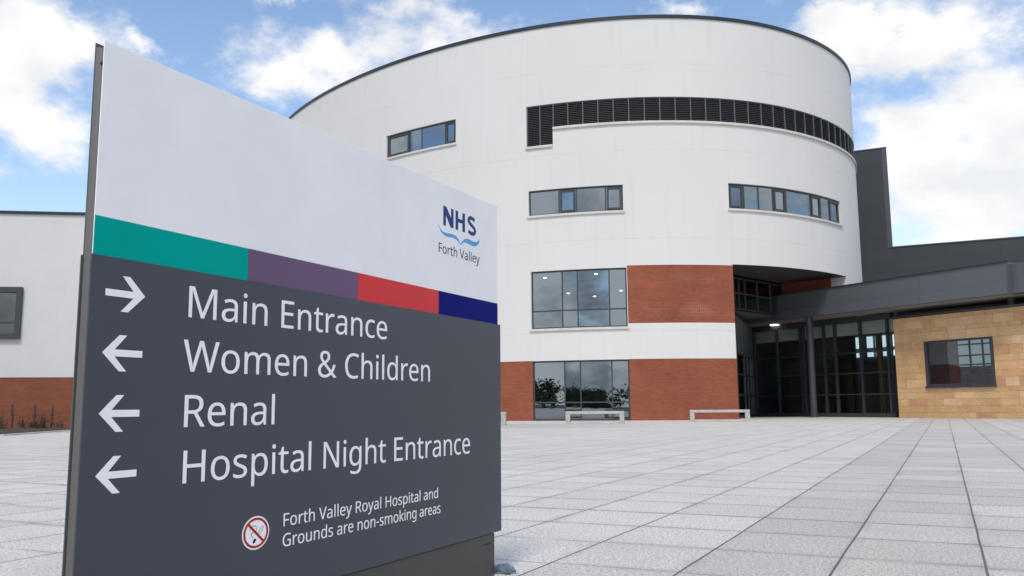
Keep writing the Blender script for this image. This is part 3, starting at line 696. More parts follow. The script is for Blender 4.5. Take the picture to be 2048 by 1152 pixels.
m.box(LB,a,b,-.1,.16,z1-.2,z1); m.box(LB,b-.2,b,-.1,.158,z0+.2,z1-.2); m.box(LB,a,a+.2,-.1,.158,z0+.2,z1-.2); m.box(LB,a,b,-.1,.165,z0,z0+.2)
m.box(LB,a+.2,b-.2,-.05,.0,z0+.62,z0+.69); m.box(LB,-.05,.03,-.06,.0,z0+.2,z1-.2)
lf=m.build('window',FRAME,Lb)
m=MB(); m.face([LB(a+.1,-.04,z0+.1),LB(b-.1,-.04,z0+.1),LB(b-.1,-.04,z1-.1),LB(a+.1,-.04,z1-.1)]); m.build('glass',GLASS_E,lf)
m=MB(); m.box(LB,a-1,b+1,-5,-4.9,2.5,7); m.box(LB,a-1,b+1,-4.9,-.32,6.6,6.7); m.build('room',INT,Lb)
# ---------------------------------------------------------------- planting bed
bd=[(-16.1,27.8),(-16.9,33.3),(-17.15,35.5),(-46,31.5),(-46,20.5)]
m=MB(); nx=26
bm=bmesh.new()
for i in range(60):
    for j in range(16):
        pass
bm.free()
rb=random.Random(3)
def bedpt(u,v): # u 0 at the right edge, v 0 at the front
    r0=Vector((-16.1,27.8,0)); r1=Vector((-17.1,35.25,0)); l0=Vector((-40,22.6,0)); l1=Vector((-40,32.1,0))
    return r0.lerp(l0,u).lerp(r1.lerp(l1,u),v)
G=[[bedpt(i/50,j/16)+Vector((0,0,.015+(.05+rb.uniform(0,.09))*min(1,min(i,j,16-j)))) for j in range(17)] for i in range(51)]
for i in range(50):
    for j in range(16): m.face([G[i][j],G[i+1][j],G[i+1][j+1],G[i][j+1]],smooth=True)
struct(m.build('planting_bed',MULCH,None,merge=True))
m=MB()
def kerb(a,b,w=.14,h=.05):
    a,b=Vector((*a,0)),Vector((*b,0)); d=(b-a).normalized(); n=Vector((d.y,-d.x,0))
    m.prism([a+n*w/2,b+n*w/2,b-n*w/2,a-n*w/2],(0,0,h))
kerb((-16.0,27.65),(-17.05,35.3)); kerb((-40,22.5),(-16.1,27.7)); struct(m.build('kerb_edging',KERB))
# stakes
for i,(x,y,h,l) in enumerate(((-19.42,34.2,1.02,'leftmost of the three thin dark stakes before the brown brick base'),(-18.72,34.5,1.0,'middle one of the three thin dark stakes before the brown brick base'),(-18.02,34.45,.97,'thin dark stake nearest the sign before the brown brick base'))):
    m=MB(); m.tube([(x,y,.03),(x+.012,y,h*.5),(x+.03*(i-1),y,h)],[.033,.032,.03],7); m.tube([(x-.05,y,h*.62),(x+.06,y,h*.62)],.03,6)
    o=m.build('plant_stake',STAKE,None,base=(x,y,0)); tag(o,l,'stake','stakes in the planting bed')
# scrubby plants
def shrub(x,y,h,w,leafy,label,seed):
    r=random.Random(seed); t=thing('dry_shrub',(x,y,.06),label,'shrub','scrubby plants in the bed')
    m=MB(); lf=MB()
    for k in range(15):
        a=r.uniform(0,6.28); e=r.uniform(.35,1.); p=Vector((x+r.uniform(-.08,.08),y+r.uniform(-.05,.05),.05)); path=[p]
        d=Vector((math.cos(a)*w*.5*e,math.sin(a)*w*.4*e,h*r.uniform(.6,1.)))
        for q in range(1,5): path.append(p+d*(q/4)+Vector((r.uniform(-.03,.03),r.uniform(-.03,.03),0)))
        m.tube(path,[.012,.010,.008,.006,.003],4,False)
        for q in range(leafy):
            f=r.uniform(.15,1); c=p+d*f+Vector((r.gauss(0,.06),r.gauss(0,.06),r.gauss(0,.05))); s=r.uniform(.015,.04)
            u=Vector((r.gauss(0,1),r.gauss(0,1),r.gauss(0,1))).normalized(); v=u.orthogonal().normalized()
            c.z=max(c.z,.06); lf.face([c-u*s,c+v*s*.5,c+u*s,c-v*s*.5])
    m.build('stem',TWIG,t); lf.build('foliage',LEAFD,t)
for i,(x,y,h,w,lv,l) in enumerate([(-20.1,34.3,.62,.7,9,'taller olive brown shrub at the left photo edge of the bed'),(-19.7,34.1,.42,.6,7,'low olive shrub left of the leftmost stake'),(-19.1,34.35,.5,.7,10,'scrubby brown shrub between the left and middle stakes'),(-18.85,34.6,.34,.5,6,'small sparse shrub just left of the middle stake'),(-18.4,34.3,.55,.7,11,'leafy brown shrub between the middle stake and the one nearest the sign'),(-18.1,34.1,.62,.5,12,'bushiest shrub at the foot of the stake nearest the sign'),(-17.75,34.5,.36,.5,8,'low shrub at the right end of the bed by the sign edge')]):
    shrub(x,y,h,w,lv,l,20+i)

# ---------------------------------------------------------------- benches
def bench(label):
    t=thing('concrete_bench',(0,0,0),label,'bench','concrete benches in front of the round building')
    Fb=lambda a,n,z: Vector((a,n,z)); Lh,D,H=1.3,.5,.56
    m=MB(); m.box(Fb,-Lh,Lh,0,D,H-.125,H); m.build('seat',CONC,t,bevel=.012)
    for sx in (-1,1):
        m=MB(); m.box(Fb,sx*(Lh-.002),sx*(Lh-.2),.004,D-.004,0,H-.127); m.build('leg',CONC,t,bevel=.01)
    m=MB(); m.box(Fb,-Lh+.202,Lh-.202,.03,D-.03,0.004,.10); m.build('base_slab',KERB,t,bevel=.008)
    return t
def copy_tree(o,parent=None):
    c=o.copy(); COL.objects.link(c)
    if parent is not None: c.parent=parent
    for ch in list(o.children): copy_tree(ch,c)
    return c
bs=[((3.62,39.15,0),-9,1.0,'pale concrete bench in front of the ground floor window of the round building'),((9.9,42.25,0),-11,1.08,'pale concrete bench in front of the brick panel next to the entrance'),((-1.62,38.6,0),-4,1.,'pale concrete bench mostly hidden behind the right edge of the sign')]
b0=None
for loc,rz,sc,l in bs:
    if b0 is None: b0=bench(l); o=b0
    else: o=copy_tree(b0); o['label']=l
    o.location=loc; o.rotation_euler=(0,0,R_(rz)); o.scale=(sc,1,1)

# ---------------------------------------------------------------- hospital sign
SG=Fr((-.0918,4.3165),26.2)      # s runs away from the viewer, n towards the plaza
H0=.8
Sg=thing('hospital_sign',tuple(SG(-1.1,0,0)),'large freestanding hospital direction sign with white top, coloured stripe and slate grey lower panel','sign')
UL,UR=-2.287,.046
ZTL,ZTR=.997+H0,1.012+H0
ZG,ZD,ZB=.512+H0,.407+H0,-.599+H0
def quadbox(m,pts,n0,n1):
    """extrude a polygon given in (s,z) between two depths"""
    A=[SG(s,n1,z) for s,z in pts]; Bk=[SG(s,n0,z) for s,z in pts]; k=len(pts)
    m.face(A); m.face(Bk[::-1])
    for i in range(k): m.face([A[i],Bk[i],Bk[(i+1)%k],A[(i+1)%k]])
TH=.041
m=MB(); quadbox(m,[(UL,ZD-.01),(UR,ZD-.01),(UR,ZTR),(UL,ZTL)],-.0065,-.003); m.build('white_panel',S_WHITE,Sg,bevel=.0012)
m=MB(); quadbox(m,[(UL,ZD-.01),(UR,ZD-.01),(UR,ZTR),(UL,ZTL)],-TH,-TH+.004); m.build('rear_white_panel',S_EDGE,Sg,bevel=.0012)
m=MB(); quadbox(m,[(UL-.0045,ZB),(UR+.022,ZB),(UR+.022,ZD),(UL-.0045,ZD)],-.0045,.0015); m.build('slate_panel',S_DARK,Sg,bevel=.0008)
m=MB(); quadbox(m,[(UL-.006,ZB),(UR+.022,ZB),(UR+.022,ZD),(UL-.006,ZD)],-TH-.001,-TH+.003); m.build('rear_slate_panel',S_EDGE,Sg,bevel=.0015)
# hollow edge extrusion between the two faces
m=MB()
def edge(sgn,s,zt,zb):
    K=10; prof=[]
    for i in range(K+1):
        f=i/K; n=-.0066-(TH-.0108)*f; dip=.011*math.sin(math.pi*f); prof.append((s-sgn*(.001)+(-sgn)*dip*1.0,n))
    for (a,n0),(b,n1) in zip(prof,prof[1:]):
        m.face([SG(a,n0,zb),SG(b,n1,zb),SG(b,n1,zt),SG(a,n0,zt)],smooth=True)
edge(-1,UL,ZTL-.012,ZB); edge(1,UR,ZTR-.012,ZB)
quadbox(m,[(UL+.016,ZB+.01),(UR-.016,ZB+.01),(UR-.016,ZTR-.014),(UL+.016,ZTL-.014)],-TH+.0045,-.007)
m.build('edge_channel',S_ALU,Sg,merge=True)
m=MB(); p=SG(UL+.0115,-.022,ZTL-.058); q=SG(UL+.0075,-.022,ZTL-.058); m.tube([p,q],.0045,12); m.build('fixing_screw',S_BLK,Sg)
m=MB(); quadbox(m,[(UL+.012,0),(0,0),(0,ZB-.003),(UL+.012,ZB-.003)],-TH+.002,-.002); m.build('plinth',S_PLI,Sg,bevel=.0015)
# coloured stripe
for nm,a,b,mt in (('teal_stripe',UL,-1.715,S_TEAL),('purple_stripe',-1.715,-1.1225,S_PURP),('red_stripe',-1.1225,-.5265,S_RED),('navy_stripe',-.5265,UR,S_NAVY)):
    m=MB(); quadbox(m,[(a+.0006,ZD-.002),(b-.0006,ZD-.002),(b-.0006,ZG),(a+.0006,ZG)],-.003,-.0016); m.build(nm,mt,Sg)
GL={'&':(1025,['389,-14 321,-10 260,4 206,26 160,57 122,97 96,144 80,198 74,261 78,312 89,358 107,398 132,433 164,465 201,496 243,526 290,555 207,662 190,692 178,725 170,760 168,797 172,846 185,889 207,926 237,958 275,983 319,1001 369,1012 426,1015 479,1012 526,1001 567,983 603,959 631,927 652,891 664,848 668,800 665,757 654,718 636,682 611,650 581,620 547,591 509,564 468,538 738,277 755,300 771,324 785,350 798,377 836,500 961,500 949,456 936,414 921,373 905,333 887,296 866,261 843,229 818,199 1022,0 856,0 734,118 700,90 664,64 626,42 587,22 544,6 497,-5 445,-12','392,611 431,634 463,657 490,679 511,701 526,723 537,747 544,773 546,800 544,824 538,846 527,865 513,882 494,896 473,907 449,913 422,915 394,913 368,907 346,897 326,884 309,867 298,847 291,824 289,798 290,774 295,750 303,727 315,705 330,683 348,660 368,636','394,95 437,97 477,103 514,112 548,125 579,140 607,157 632,175 655,195 364,478 328,455 297,432 269,410 246,387 227,362 214,333 206,301 203,265 206,228 216,195 232,166 255,141 283,121 315,107 352,98']),'-':(451,['56,321 56,430 395,430 395,321']),'C':(885,['545,-14 472,-10 405,2 344,21 290,49 242,84 200,125 165,173 137,228 114,289 98,355 89,426 85,501 89,575 99,644 117,708 141,768 172,823 209,871 253,913 304,949 361,977 423,998 492,1010 566,1014 642,1010 714,999 780,981 842,955 791,849 688,887 659,894 629,899 597,902 564,903 488,897 421,876 361,843 311,796 270,737 242,668 224,589 218,500 224,412 240,333 267,264 305,205 353,158 412,124 482,103 563,97 688,108 803,136 803,27 687,-4']),'E':(779,['136,0 136,1000 695,1000 695,889 262,889 262,577 669,577 669,468 262,468 262,111 695,111 695,0']),'F':(727,['136,0 136,1000 695,1000 695,889 262,889 262,535 668,535 668,424 262,424 262,0']),'G':(1020,['564,-14 490,-10 421,2 359,21 303,48 252,83 209,124 172,172 141,226 117,287 99,352 89,424 85,500 89,576 101,646 120,712 147,772 181,826 222,874 270,915 324,950 385,978 452,998 525,1010 604,1014 645,1013 685,1010 725,1005 763,999 799,990 835,980 869,968 902,955 854,846 735,887 701,894 667,899 632,902 597,903 512,897 437,876 372,843 317,796 273,737 242,668 223,589 217,500 219,442 227,388 239,337 256,289 278,246 305,208 338,174 377,146 421,124 472,108 530,98 594,95 706,102 790,119 790,416 570,416 570,528 916,528 916,38 875,25 834,15 793,6 752,-1 709,-7 664,-11 616,-13']),'H':(1038,['136,0 136,1000 262,1000 262,577 775,577 775,1000 901,1000 901,0 775,0 775,466 262,466 262,0']),'M':(1270,['136,0 136,1000 322,1000 630,181 636,181 950,1000 1134,1000 1134,0 1010,0 1010,615 1013,759 1020,875 1014,875 681,0 577,0 248,877 242,877 249,760 252,606 252,0']),'N':(1064,['136,0 136,1000 282,1000 815,172 821,172 817,239 813,338 811,436 811,1000 929,1000 929,0 782,0 246,831 241,831 249,709 252,559 252,0']),'R':(871,['136,0 136,1000 412,1000 499,996 574,982 636,960 687,929 726,889 754,841 770,783 776,716 774,677 769,643 759,611 746,583 731,557 713,535 693,515 672,498 649,483 625,470 601,458 576,448 850,0 703,0 461,413 262,413 262,0','262,520 412,520 469,523 517,532 558,547 590,568 614,595 632,628 642,666 646,710 642,756 631,794 613,825 587,849 553,868 512,880 462,888 405,891 262,891']),'S':(769,['346,-14 305,-13 265,-11 227,-7 190,-1 156,6 125,14 97,23 71,34 71,154 197,113 235,105 273,100 312,96 352,95 404,98 450,106 488,120 520,139 545,162 563,190 573,221 577,256 576,280 572,301 565,321 556,339 544,355 527,371 508,387 484,401 342,462 282,487 230,514 186,543 149,576 121,612 100,655 88,704 84,759 87,798 94,833 107,866 125,896 147,922 173,946 203,966 237,983 275,997 315,1006 358,1012 403,1014 444,1013 482,1010 519,1005 555,999 588,990 620,981 650,970 679,958 640,850 527,888 497,895 465,900 433,902 401,903 357,901 318,893 286,881 259,863 238,842 223,817 214,789 211,758 213,734 217,711 223,692 232,674 245,657 260,642 279,627 301,613 430,556 472,540 511,523 547,505 579,487 608,467 633,446 654,423 672,398 685,370 695,339 701,305 703,268 697,205 679,149 649,101 606,60 554,28 493,5 424,-9']),'V':(840,['357,0 0,1000 132,1000 357,359 395,243 420,140 445,244 483,361 707,1000 840,1000 483,0']),'W':(1303,['282,0 17,1000 148,1000 304,389 333,265 352,151 373,270 405,396 581,1000 711,1000 895,392 929,264 950,151 969,264 999,391 1153,1000 1284,1000 1018,0 891,0 696,655 674,737 655,809 646,853 631,775 598,651 409,0']),'a':(786,['301,-14 252,-11 208,-1 167,16 132,40 102,71 81,109 69,155 64,209 70,262 86,308 114,348 153,382 203,409 265,429 339,442 424,448 552,452 552,497 549,541 542,577 529,606 511,627 489,643 462,655 431,662 396,664 367,663 339,659 311,654 284,646 185,606 147,699 173,712 201,724 231,734 263,744 297,753 332,759 367,762 403,763 468,760 523,748 569,729 606,703 635,669 656,625 668,573 672,511 672,0 583,0 559,106 553,106 528,78 503,53 477,32 450,15 421,3 386,-7 346,-12','329,85 375,89 416,99 454,115 487,138 515,168 535,205 546,249 550,300 550,367 440,363 375,358 321,349 278,335 246,318 222,296 205,271 195,241 192,207 194,178 202,153 214,132 230,115 251,102 274,93 300,87']),'c':(672,['420,-14 372,-11 326,-4 283,9 243,27 206,50 174,78 145,113 121,153 102,198 88,250 80,308 77,371 80,437 89,497 103,550 123,597 148,637 178,672 211,701 249,724 290,742 333,755 380,762 429,765 539,753 626,724 588,622 510,646 426,657 329,639 260,586 218,497 204,373 208,309 218,253 235,205 258,165 289,133 325,110 369,97 419,92 449,93 477,96 503,100 527,105 613,136 613,27 530,-4']),'d':(861,['385,-14 319,-8 259,10 207,41 161,83 124,138 98,205 82,283 77,374 82,465 98,544 125,611 162,666 208,709 260,740 320,759 387,765 428,763 466,757 499,747 529,732 555,716 579,697 600,676 619,654 627,654 623,708 619,765 619,1064 742,1064 742,0 643,0 625,101 619,101 601,78 580,57 556,37 529,20 499,5 465,-6 427,-12','405,88 460,92 506,105 544,125 572,153 593,190 608,235 617,288 620,350 620,373 618,439 609,496 594,546 574,588 546,620 508,644 461,658 403,662 357,658 316,643 282,618 254,583 232,540 217,491 208,434 204,371 208,308 217,252 232,203 254,162 282,130 317,107 358,93']),'e':(790,['438,-14 387,-11 338,-3 292,10 250,29 211,54 177,84 148,119 123,159 103,204 88,255 80,310 77,370 80,429 87,484 100,535 118,581 141,623 168,659 199,691 235,717 274,738 316,753 361,762 409,765 456,762 499,754 539,741 575,723 608,700 636,672 661,640 681,604 698,565 709,522 716,475 718,426 718,352 204,352 210,292 222,239 242,195 270,158 304,128 344,108 391,95 444,91 479,92 511,94 542,99 571,104 685,143 685,35 571,-2 542,-7 510,-11 476,-13','207,450 590,450 587,495 579,536 565,572 546,604 520,630 489,649 451,660 408,664 366,660 329,650 296,632 268,607 245,576 227,539 215,497']),'g':(861,['406,-336 327,-333 256,-324 192,-309 136,-289 136,-175 195,-201 261,-219 333,-230 413,-234 459,-230 499,-220 535,-202 565,-177 589,-146 607,-110 617,-69 620,-22 620,7 622,55 625,99 619,99 576,50 523,14 460,-7 387,-14 318,-8 257,12 204,44 159,88 123,144 98,211 82,287 77,374 82,459 98,535 123,601 159,659 204,705 256,738 317,758 385,765 421,763 456,758 488,749 519,737 548,721 574,701 598,678 620,651 627,651 644,751 742,751 742,-13 737,-88 722,-154 696,-209 660,-255 614,-290 556,-316 487,-331','405,87 458,91 503,102 540,121 570,148 593,183 609,227 619,281 622,345 622,374 619,446 609,506 592,556 569,595 538,624 500,644 455,657 402,661 358,656 319,642 285,619 256,586 234,545 217,495 208,438 204,373 208,307 217,250 233,201 256,160 284,128 318,105 359,91']),'h':(866,['119,0 119,1064 242,1064 242,752 235,647 244,647 264,674 287,697 313,717 342,734 374,747 407,756 442,761 478,763 542,759 598,747 645,727 683,698 713,661 735,613 748,556 752,489 752,0 630,0 630,480 620,559 588,616 536,650 462,661 404,657 356,643 318,621 289,590 269,551 254,504 245,450 242,388 242,0']),'i':(361,['182,875 167,877 154,880 141,886 130,895 121,906 114,919 111,935 109,954 111,973 114,989 121,1002 130,1013 141,1022 154,1027 167,1031 182,1032 196,1031 209,1027 221,1022 232,1013 241,1002 248,989 252,973 254,954 252,935 248,919 241,906 232,895 221,886 209,880 196,877','119,0 119,751 242,751 242,0']),'k':(748,['119,0 119,1064 241,1064 241,508 239,450 235,387 241,387 266,419 300,461 331,497 570,751 714,751 410,430 735,0 587,0 326,350 241,276 241,0']),'l':(361,['119,0 119,1064 242,1064 242,0']),'m':(1310,['119,0 119,751 218,751 237,648 244,648 263,676 285,700 310,720 338,736 368,749 400,758 432,763 465,765 546,757 611,733 660,694 695,639 702,639 722,669 746,695 774,716 805,734 838,747 872,757 907,763 943,765 1002,761 1054,748 1098,728 1133,700 1161,662 1180,614 1192,557 1196,489 1196,0 1074,0 1074,483 1065,561 1036,617 988,650 922,661 871,657 828,645 793,626 765,598 745,563 730,521 721,471 718,415 718,0 597,0 597,483 587,561 558,617 510,650 443,661 390,657 347,644 312,622 286,591 267,552 253,506 245,451 242,389 242,0']),'n':(866,['119,0 119,751 218,751 237,648 244,648 264,676 287,700 314,720 345,736 377,749 411,758 445,763 480,765 544,761 598,748 645,728 683,700 713,662 735,614 748,557 752,489 752,0 630,0 630,480 620,559 588,616 536,650 462,661 405,657 357,644 319,622 290,591 269,552 254,506 245,451 242,389 242,0']),'o':(847,['422,-14 373,-11 328,-3 285,12 244,32 208,57 175,88 146,123 122,165 102,211 88,261 80,317 77,377 83,465 100,542 130,608 171,664 222,708 282,739 349,758 426,765 475,762 522,753 565,739 606,719 643,694 675,664 703,628 728,588 747,542 761,492 769,437 772,377 766,289 748,211 719,145 677,88 626,44 566,12 498,-8','424,88 477,93 523,108 561,132 591,166 614,208 631,258 641,314 644,377 641,440 631,495 614,544 591,585 561,619 522,642 477,656 423,661 369,656 324,642 286,619 256,585 234,544 217,495 208,440 204,377 208,314 218,258 234,208 257,166 287,132 325,108 371,93']),'p':(861,['119,-336 119,751 220,751 237,648 242,648 260,672 281,694 305,713 331,731 360,746 394,756 433,763 476,765 542,759 601,741 654,710 700,668 737,614 763,547 779,468 784,377 779,287 763,208 737,141 700,85 654,42 601,11 541,-8 475,-14 433,-12 395,-6 361,5 331,19 304,36 281,54 260,74 242,95 234,95 239,35 242,-28 242,-336','457,88 489,91 519,98 546,110 569,126 590,147 608,171 623,198 635,229 645,263 651,299 656,337 657,378 654,439 644,494 629,542 607,584 579,618 544,642 502,656 454,661 401,657 356,645 320,625 292,597 271,560 256,515 246,462 242,401 242,377 245,311 254,254 268,205 288,163 315,130 353,107 400,93']),'r':(578,['119,0 119,751 220,751 234,613 239,613 259,643 281,671 306,696 333,720 363,739 396,754 431,762 469,765 515,763 557,756 542,643 502,650 461,653 433,651 405,645 379,635 353,621 329,604 308,583 289,560 272,533 259,503 250,471 244,437 242,401 242,0']),'s':(671,['308,-14 270,-13 235,-11 203,-7 173,-1 145,6 120,14 95,23 73,34 73,146 181,104 213,96 246,90 278,87 311,85 355,87 392,93 423,102 447,116 465,132 478,151 486,172 489,196 488,210 485,223 480,235 473,246 464,258 452,269 436,280 418,291 304,342 179,398 155,412 133,429 115,446 99,465 87,486 78,510 73,536 71,566 76,611 91,650 115,684 149,713 191,736 239,752 293,761 353,765 387,764 419,761 451,757 481,751 592,714 550,616 451,650 425,656 398,660 372,663 345,664 309,662 278,658 251,650 229,639 212,626 199,610 192,593 189,573 190,558 194,544 199,532 207,520 218,510 232,499 248,489 268,478 382,430 504,375 528,360 549,343 566,326 581,307 593,286 601,262 606,236 608,207 603,156 588,111 562,73 527,42 482,18 431,0 373,-11']),'t':(506,['349,-14 320,-13 292,-9 266,-3 240,6 217,18 195,34 176,54 160,77 146,105 137,138 131,176 129,218 129,655 22,655 22,714 130,763 179,923 252,923 252,751 469,751 469,655 252,655 252,221 254,189 260,162 271,138 285,120 303,105 323,95 345,89 370,87 427,92 475,102 475,8 419,-8']),'u':(866,['384,-14 320,-10 265,2 218,23 179,51 149,89 128,136 115,193 111,259 111,751 235,751 235,268 246,189 277,133 329,99 402,88 460,93 508,106 546,128 575,158 596,197 611,244 620,298 623,360 623,751 746,751 746,0 646,0 627,99 622,99 602,72 578,48 551,29 521,13 488,1 454,-7 420,-12']),'x':(741,['25,0 297,384 38,751 178,751 371,468 563,751 702,751 443,384 716,0 576,0 371,300 164,0']),'y':(714,['118,-336 59,-333 15,-325 15,-227 53,-232 98,-235 129,-233 156,-226 180,-215 202,-199 220,-179 237,-157 252,-131 265,-102 304,-3 1,751 133,751 296,324 333,216 359,119 364,119 390,211 429,325 581,751 714,751 391,-104 370,-154 346,-199 319,-239 289,-273 255,-301 215,-320 169,-332']),' ':(364,[])}
def fill(polys,n,thick,name,mat,parent=None,offset=0.):
    """filled outlines with holes, given in sign coordinates (s,z), as a thin raised sheet"""
    cu=bpy.data.curves.new(name,'CURVE'); cu.dimensions='2D'; cu.fill_mode='BOTH'; cu.extrude=thick/2
    for P in polys:
        sp=cu.splines.new('POLY'); sp.points.add(len(P)-1); sp.use_cyclic_u=True
        for k,(x,y) in enumerate(P): sp.points[k].co=(x,y,0,1)
    tmp=bpy.data.objects.new(name,cu); COL.objects.link(tmp)
    dg=bpy.context.evaluated_depsgraph_get(); dg.update()
    me=bpy.data.meshes.new_from_object(tmp.evaluated_get(dg)); bpy.data.objects.remove(tmp); bpy.data.curves.remove(cu)
    root=parent
    while root.parent is not None: root=root.parent
    o0=Vector(root.location)
    for v in me.vertices: v.co=SG(v.co.x,n+thick/2+v.co.z,v.co.y+H0)-o0
    me.materials.clear(); me.materials.append(mat.m)
    o=bpy.data.objects.new(name,me); COL.objects.link(o); o.parent=parent; return o
def line(txt,s0,s1,zb,cap,n,name,mat,parent):
    words=[[]]; x=0; lo=1e9; hi=-1e9
    for ch in txt:
        if ch==' ': words.append([])
        adv,sp=GL[ch]
        for t in sp:
            P=[tuple(map(float,q.split(','))) for q in t.split()]; P=[(x+a,b) for a,b in P]; words[-1].append(P)
            lo=min(lo,min(a for a,b in P)); hi=max(hi,max(a for a,b in P))
        x+=adv
    k=(s1-s0)/(hi-lo)
    for w in words: fill([[(s0+(a-lo)*k,zb+b*cap/1000) for a,b in P] for P in w],n,.0006,name,mat,parent)
NT=.0016
line('Main Entrance',-1.9572,-.9299,.2682,.0928,NT,'lettering',S_TEXT,Sg)
line('Women & Children',-1.9699,-.603,.1083,.0928,NT,'lettering',S_TEXT,Sg)
line('Renal',-1.9572,-1.574,-.0525,.0928,NT,'lettering',S_TEXT,Sg)
line('Hospital Night Entrance',-1.9535,-.2484,-.213,.0928,NT,'lettering',S_TEXT,Sg)
line('Forth Valley Royal Hospital and',-1.5156,-.5325,-.3868,.0415,NT,'lettering',S_TEXT,Sg)
line('Grounds are non-smoking areas',-1.5173,-.5112,-.4520,.0415,NT,'lettering',S_TEXT,Sg)
line('modulex',-.112,-.032,-.647,.008,-.0019,'maker_mark',S_INK,Sg)
def arrow(zc,right,parent):
    # measured half shape: tip, upper arm outer, upper arm inner, shaft
    pts=[(0,0),(.0525,.0487),(.0765,.0487),(.0385,.0093),(.1290,.0093),(.1290,-.0093),(.0385,-.0093),(.0785,-.0487),(.0545,-.0487)]
    if right: pts=[(-2.1160-a,zc+b) for a,b in pts][::-1]
    else: pts=[(-2.2452+a,zc+b) for a,b in pts]
    fill([pts],NT,.0006,'arrow',S_TEXT,parent)
arrow(.3106,True,Sg)
for z in (.1500,-.0106,-.1712): arrow(z,False,Sg)
# no smoking roundel
def ell(cx,cz,a,b,k=48): return [(cx+a*math.cos(2*math.pi*i/k),cz+b*math.sin(2*math.pi*i/k)) for i in range(k)]
cx,cz=-1.6448,-.3903
ro=fill([ell(cx,cz,.0611,.0517)],NT,.0005,'no_smoking_roundel',S_TEXT,Sg)
def circ(x,y): return (cx+x*.0560,cz+y*.0466)
bar=[]
c45=.7071; hw=.085; ri=.845
import itertools
ang0=135
def arcp(a0,a1,r,k=24): return [(r*math.cos(R_(a0+(a1-a0)*i/k)),r*math.sin(R_(a0+(a1-a0)*i/k))) for i in range(k+1)]
da=math.degrees(math.asin(hw/ri))
h1=arcp(135-da,-45+da,ri); h2=arcp(-45-da,-225+da,ri)
fill([ell(cx,cz,.0560,.0466)]+[[circ(x,y) for x,y in h] for h in (h1,h2)],NT+.0006,.0004,'prohibition_ring',S_SRED,ro)
def stroke(path,w):
    out=[];inn=[]
    for i,p in enumerate(path):
        a=Vector(path[max(0,i-1)]); b=Vector(path[min(len(path)-1,i+1)]); d=(b-a).normalized(); n=Vector((-d.y,d.x))*w/2
        out.append(tuple(Vector(p)+n)); inn.append(tuple(Vector(p)-n))
    return out+inn[::-1]
ck=[stroke([(-1.6405,-.3970),(-1.6190,-.3745),(-1.6150,-.3727),(-1.6115,-.3740),(-1.6112,-.3765),(-1.6275,-.3975)],.0012),
    stroke([(-1.6745,-.3805),(-1.6700,-.3755),(-1.6613,-.3690),(-1.6530,-.3672),(-1.6450,-.3710),(-1.6425,-.3780),(-1.6445,-.3845)],.0014),
    stroke([(-1.6560,-.3860),(-1.6645,-.3905),(-1.6662,-.3955),(-1.6630,-.3990),(-1.6590,-.4035)],.0022),
    [(-1.6500,-.4068),(-1.6420,-.4105),(-1.6455,-.4165),(-1.6530,-.4225),(-1.6565,-.4218),(-1.6580,-.4170),(-1.6548,-.4105)]]
fill(ck[:1],NT+.00055,.0003,'cigarette_drawing',S_BLK,ro); fill(ck[1:3],NT+.00055,.0003,'smoke_drawing',S_BLK,ro); fill(ck[3:],NT+.00055,.0003,'cigarette_ember',S_BLK,ro)
# logo
NL=-.003
a,b,z0,z1=-.4865,-.4015,.8171,.9070
def Hp(x0,x1,w):
    return [(x0,z0),(x0+w,z0),(x0+w,z0+.038),(x1-w,z0+.038),(x1-w,z0),(x1,z0),(x1,z1),(x1-w,z1),(x1-w,z0+.0555),(x0+w,z0+.0555),(x0+w,z1),(x0,z1)]
w=.0245
Np=[(-.4865,z0),(-.4865+.0225,z0),(-.4865+.0225,z0+.050),(-.4215,z0),(-.3945,z0),(-.3945,z1),(-.4170,z1),(-.4170,z0+.044),(-.4595,z1),(-.4865,z1)]
Hh=Hp(-.3755,-.2865,w)
def sp_s():
    # centre line of the S
    q=[(-.1915,.8905),(-.2060,.8965),(-.2230,.8985),(-.2400,.8960),(-.2495,.8880),(-.2480,.8790),(-.2380,.8710),(-.2215,.8640),(-.2040,.8570),(-.1915,.8485),(-.1880,.8385),(-.1960,.8285),(-.2130,.8235),(-.2330,.8245),(-.2520,.8315)]
    P=[]
    for i in range(len(q)-1):
        p0,p1,p2,p3=[Vector(q[min(max(j,0),len(q)-1)]) for j in (i-1,i,i+1,i+2)]
        for t in (0,.25,.5,.75):
            P.append(tuple(.5*((2*p1)+(p2-p0)*t+(2*p0-5*p1+4*p2-p3)*t*t+(3*p1-p0-3*p2+p3)*t**3)))
    P.append(q[-1]); 
    out=[];inn=[]
    for i,p in enumerate(P):
        d=(Vector(P[min(len(P)-1,i+1)])-Vector(P[max(0,i-1)])).normalized(); wx=.0225; wz=.0178
        out.append((p[0]-d.y*wx/2,p[1]+d.x*wz/2)); inn.append((p[0]+d.y*wx/2,p[1]-d.x*wz/2))
    return out+inn[::-1]
fill([Np],NL,.0005,'logo_lettering',S_LOGO,Sg); fill([Hh],NL,.0005,'logo_lettering',S_LOGO,Sg); fill([sp_s()],NL,.0005,'logo_lettering',S_LOGO,Sg)
up=[(-0.5268,0.8135),(-0.5134,0.7965),(-0.4889,0.7865),(-0.4549,0.7850),(-0.4109,0.7885),(-0.3725,0.7850),(-0.3460,0.7725),(-0.3265,0.7560),(-0.3085,0.7735),(-0.2836,0.7870),(-0.2532,0.7915),(-0.2219,0.7885),(-0.1912,0.7870),(-0.163,0.7940),(-0.1478,0.8060),(-0.1402,0.8135)]
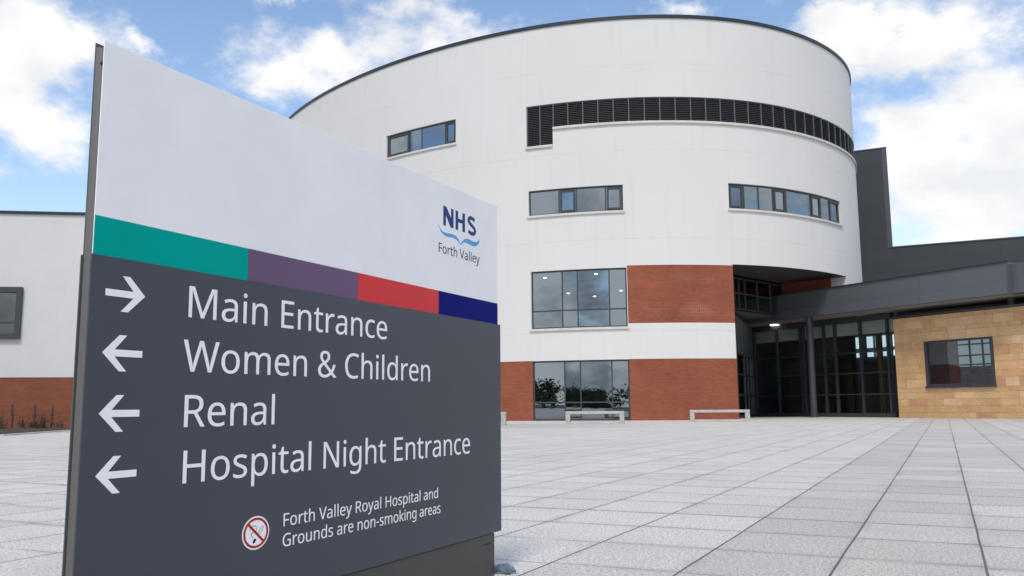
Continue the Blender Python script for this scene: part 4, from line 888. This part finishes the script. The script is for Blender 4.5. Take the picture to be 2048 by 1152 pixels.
dn=[(-0.1453,0.7938),(-0.1596,0.7788),(-0.1878,0.7675),(-0.2259,0.7655),(-0.26,0.7695),(-0.2903,0.7690),(-0.3103,0.7615),(-0.3258,0.7480),(-0.3420,0.7600),(-0.3692,0.7700),(-0.4045,0.7725),(-0.4455,0.7690),(-0.4766,0.7715),(-0.5042,0.7818),(-0.5205,0.7976)]
def smooth(q):
    P=[]
    for i in range(len(q)-1):
        p0,p1,p2,p3=[Vector(q[min(max(j,0),len(q)-1)]) for j in (i-1,i,i+1,i+2)]
        for t in (0,.25,.5,.75): P.append(tuple(.5*((2*p1)+(p2-p0)*t+(2*p0-5*p1+4*p2-p3)*t*t+(3*p1-p0-3*p2+p3)*t**3)))
    P.append(q[-1]); return P
fill([smooth(up[:8])+smooth(up[7:])[1:]+smooth(dn[:8])+smooth(dn[7:])[1:]],NL,.0005,'logo_swoosh',S_SKY,Sg)
line('Forth Valley',-.5255,-.1408,.6872,.0432,NL,'logo_lettering',S_INK,Sg)

# ---------------------------------------------------------------- slate lump at the foot of the sign
bm=bmesh.new(); bmesh.ops.create_icosphere(bm,subdivisions=4,radius=1)
from mathutils import noise
for v in bm.verts:
    p=v.co.copy(); k=1+.22*noise.noise(p*2.1)+.12*noise.noise(p*6.)
    v.co=Vector((p.x*.052*k,p.y*.07*k,max(-.01,p.z*.032*k)))
me=bpy.data.meshes.new('slate_stone'); bm.to_mesh(me); bm.free(); me.materials.append(ROCK.m)
ro2=bpy.data.objects.new('slate_stone',me); COL.objects.link(ro2); ro2.location=(-.05,4.40,.006); ro2.rotation_euler=(0,0,.5)
tag(ro2,'rough blue grey stone lump on the paving at the foot of the sign','stone')

# ---------------------------------------------------------------- woodland across the plaza behind the viewer, mirrored in the windows
LEAF=speckled('woodland_leaf',(.05,.075,.025),.5,.4,.8)
m=MB(); r=random.Random(5)
for k in range(60):
    a=R_(180+r.uniform(-62,62)); dist=r.uniform(120,170); cxx,cyy=math.sin(a)*dist+6,math.cos(a)*dist; hh=r.uniform(3,6)
    for c in range(16):
        px,py,pz=cxx+r.gauss(0,2.6),cyy+r.gauss(0,1.5),hh*r.uniform(.15,1.)
        for q in range(75):
            c0=Vector((px+r.gauss(0,.75),py+r.gauss(0,.75),max(.2,pz+r.gauss(0,.55)))); u=Vector((r.gauss(0,1),r.gauss(0,1),r.gauss(0,1))).normalized(); v=u.orthogonal().normalized(); s=r.uniform(.15,.36)
            m.face([c0-u*s,c0+v*s,c0+u*s,c0-v*s])
    m.tube([(cxx,cyy,0),(cxx,cyy,hh*.7)],[.3,.12],6)
tag(m.build('woodland',LEAF),'belt of green trees across the plaza, seen mirrored in the ground floor window','woodland',None,'stuff')
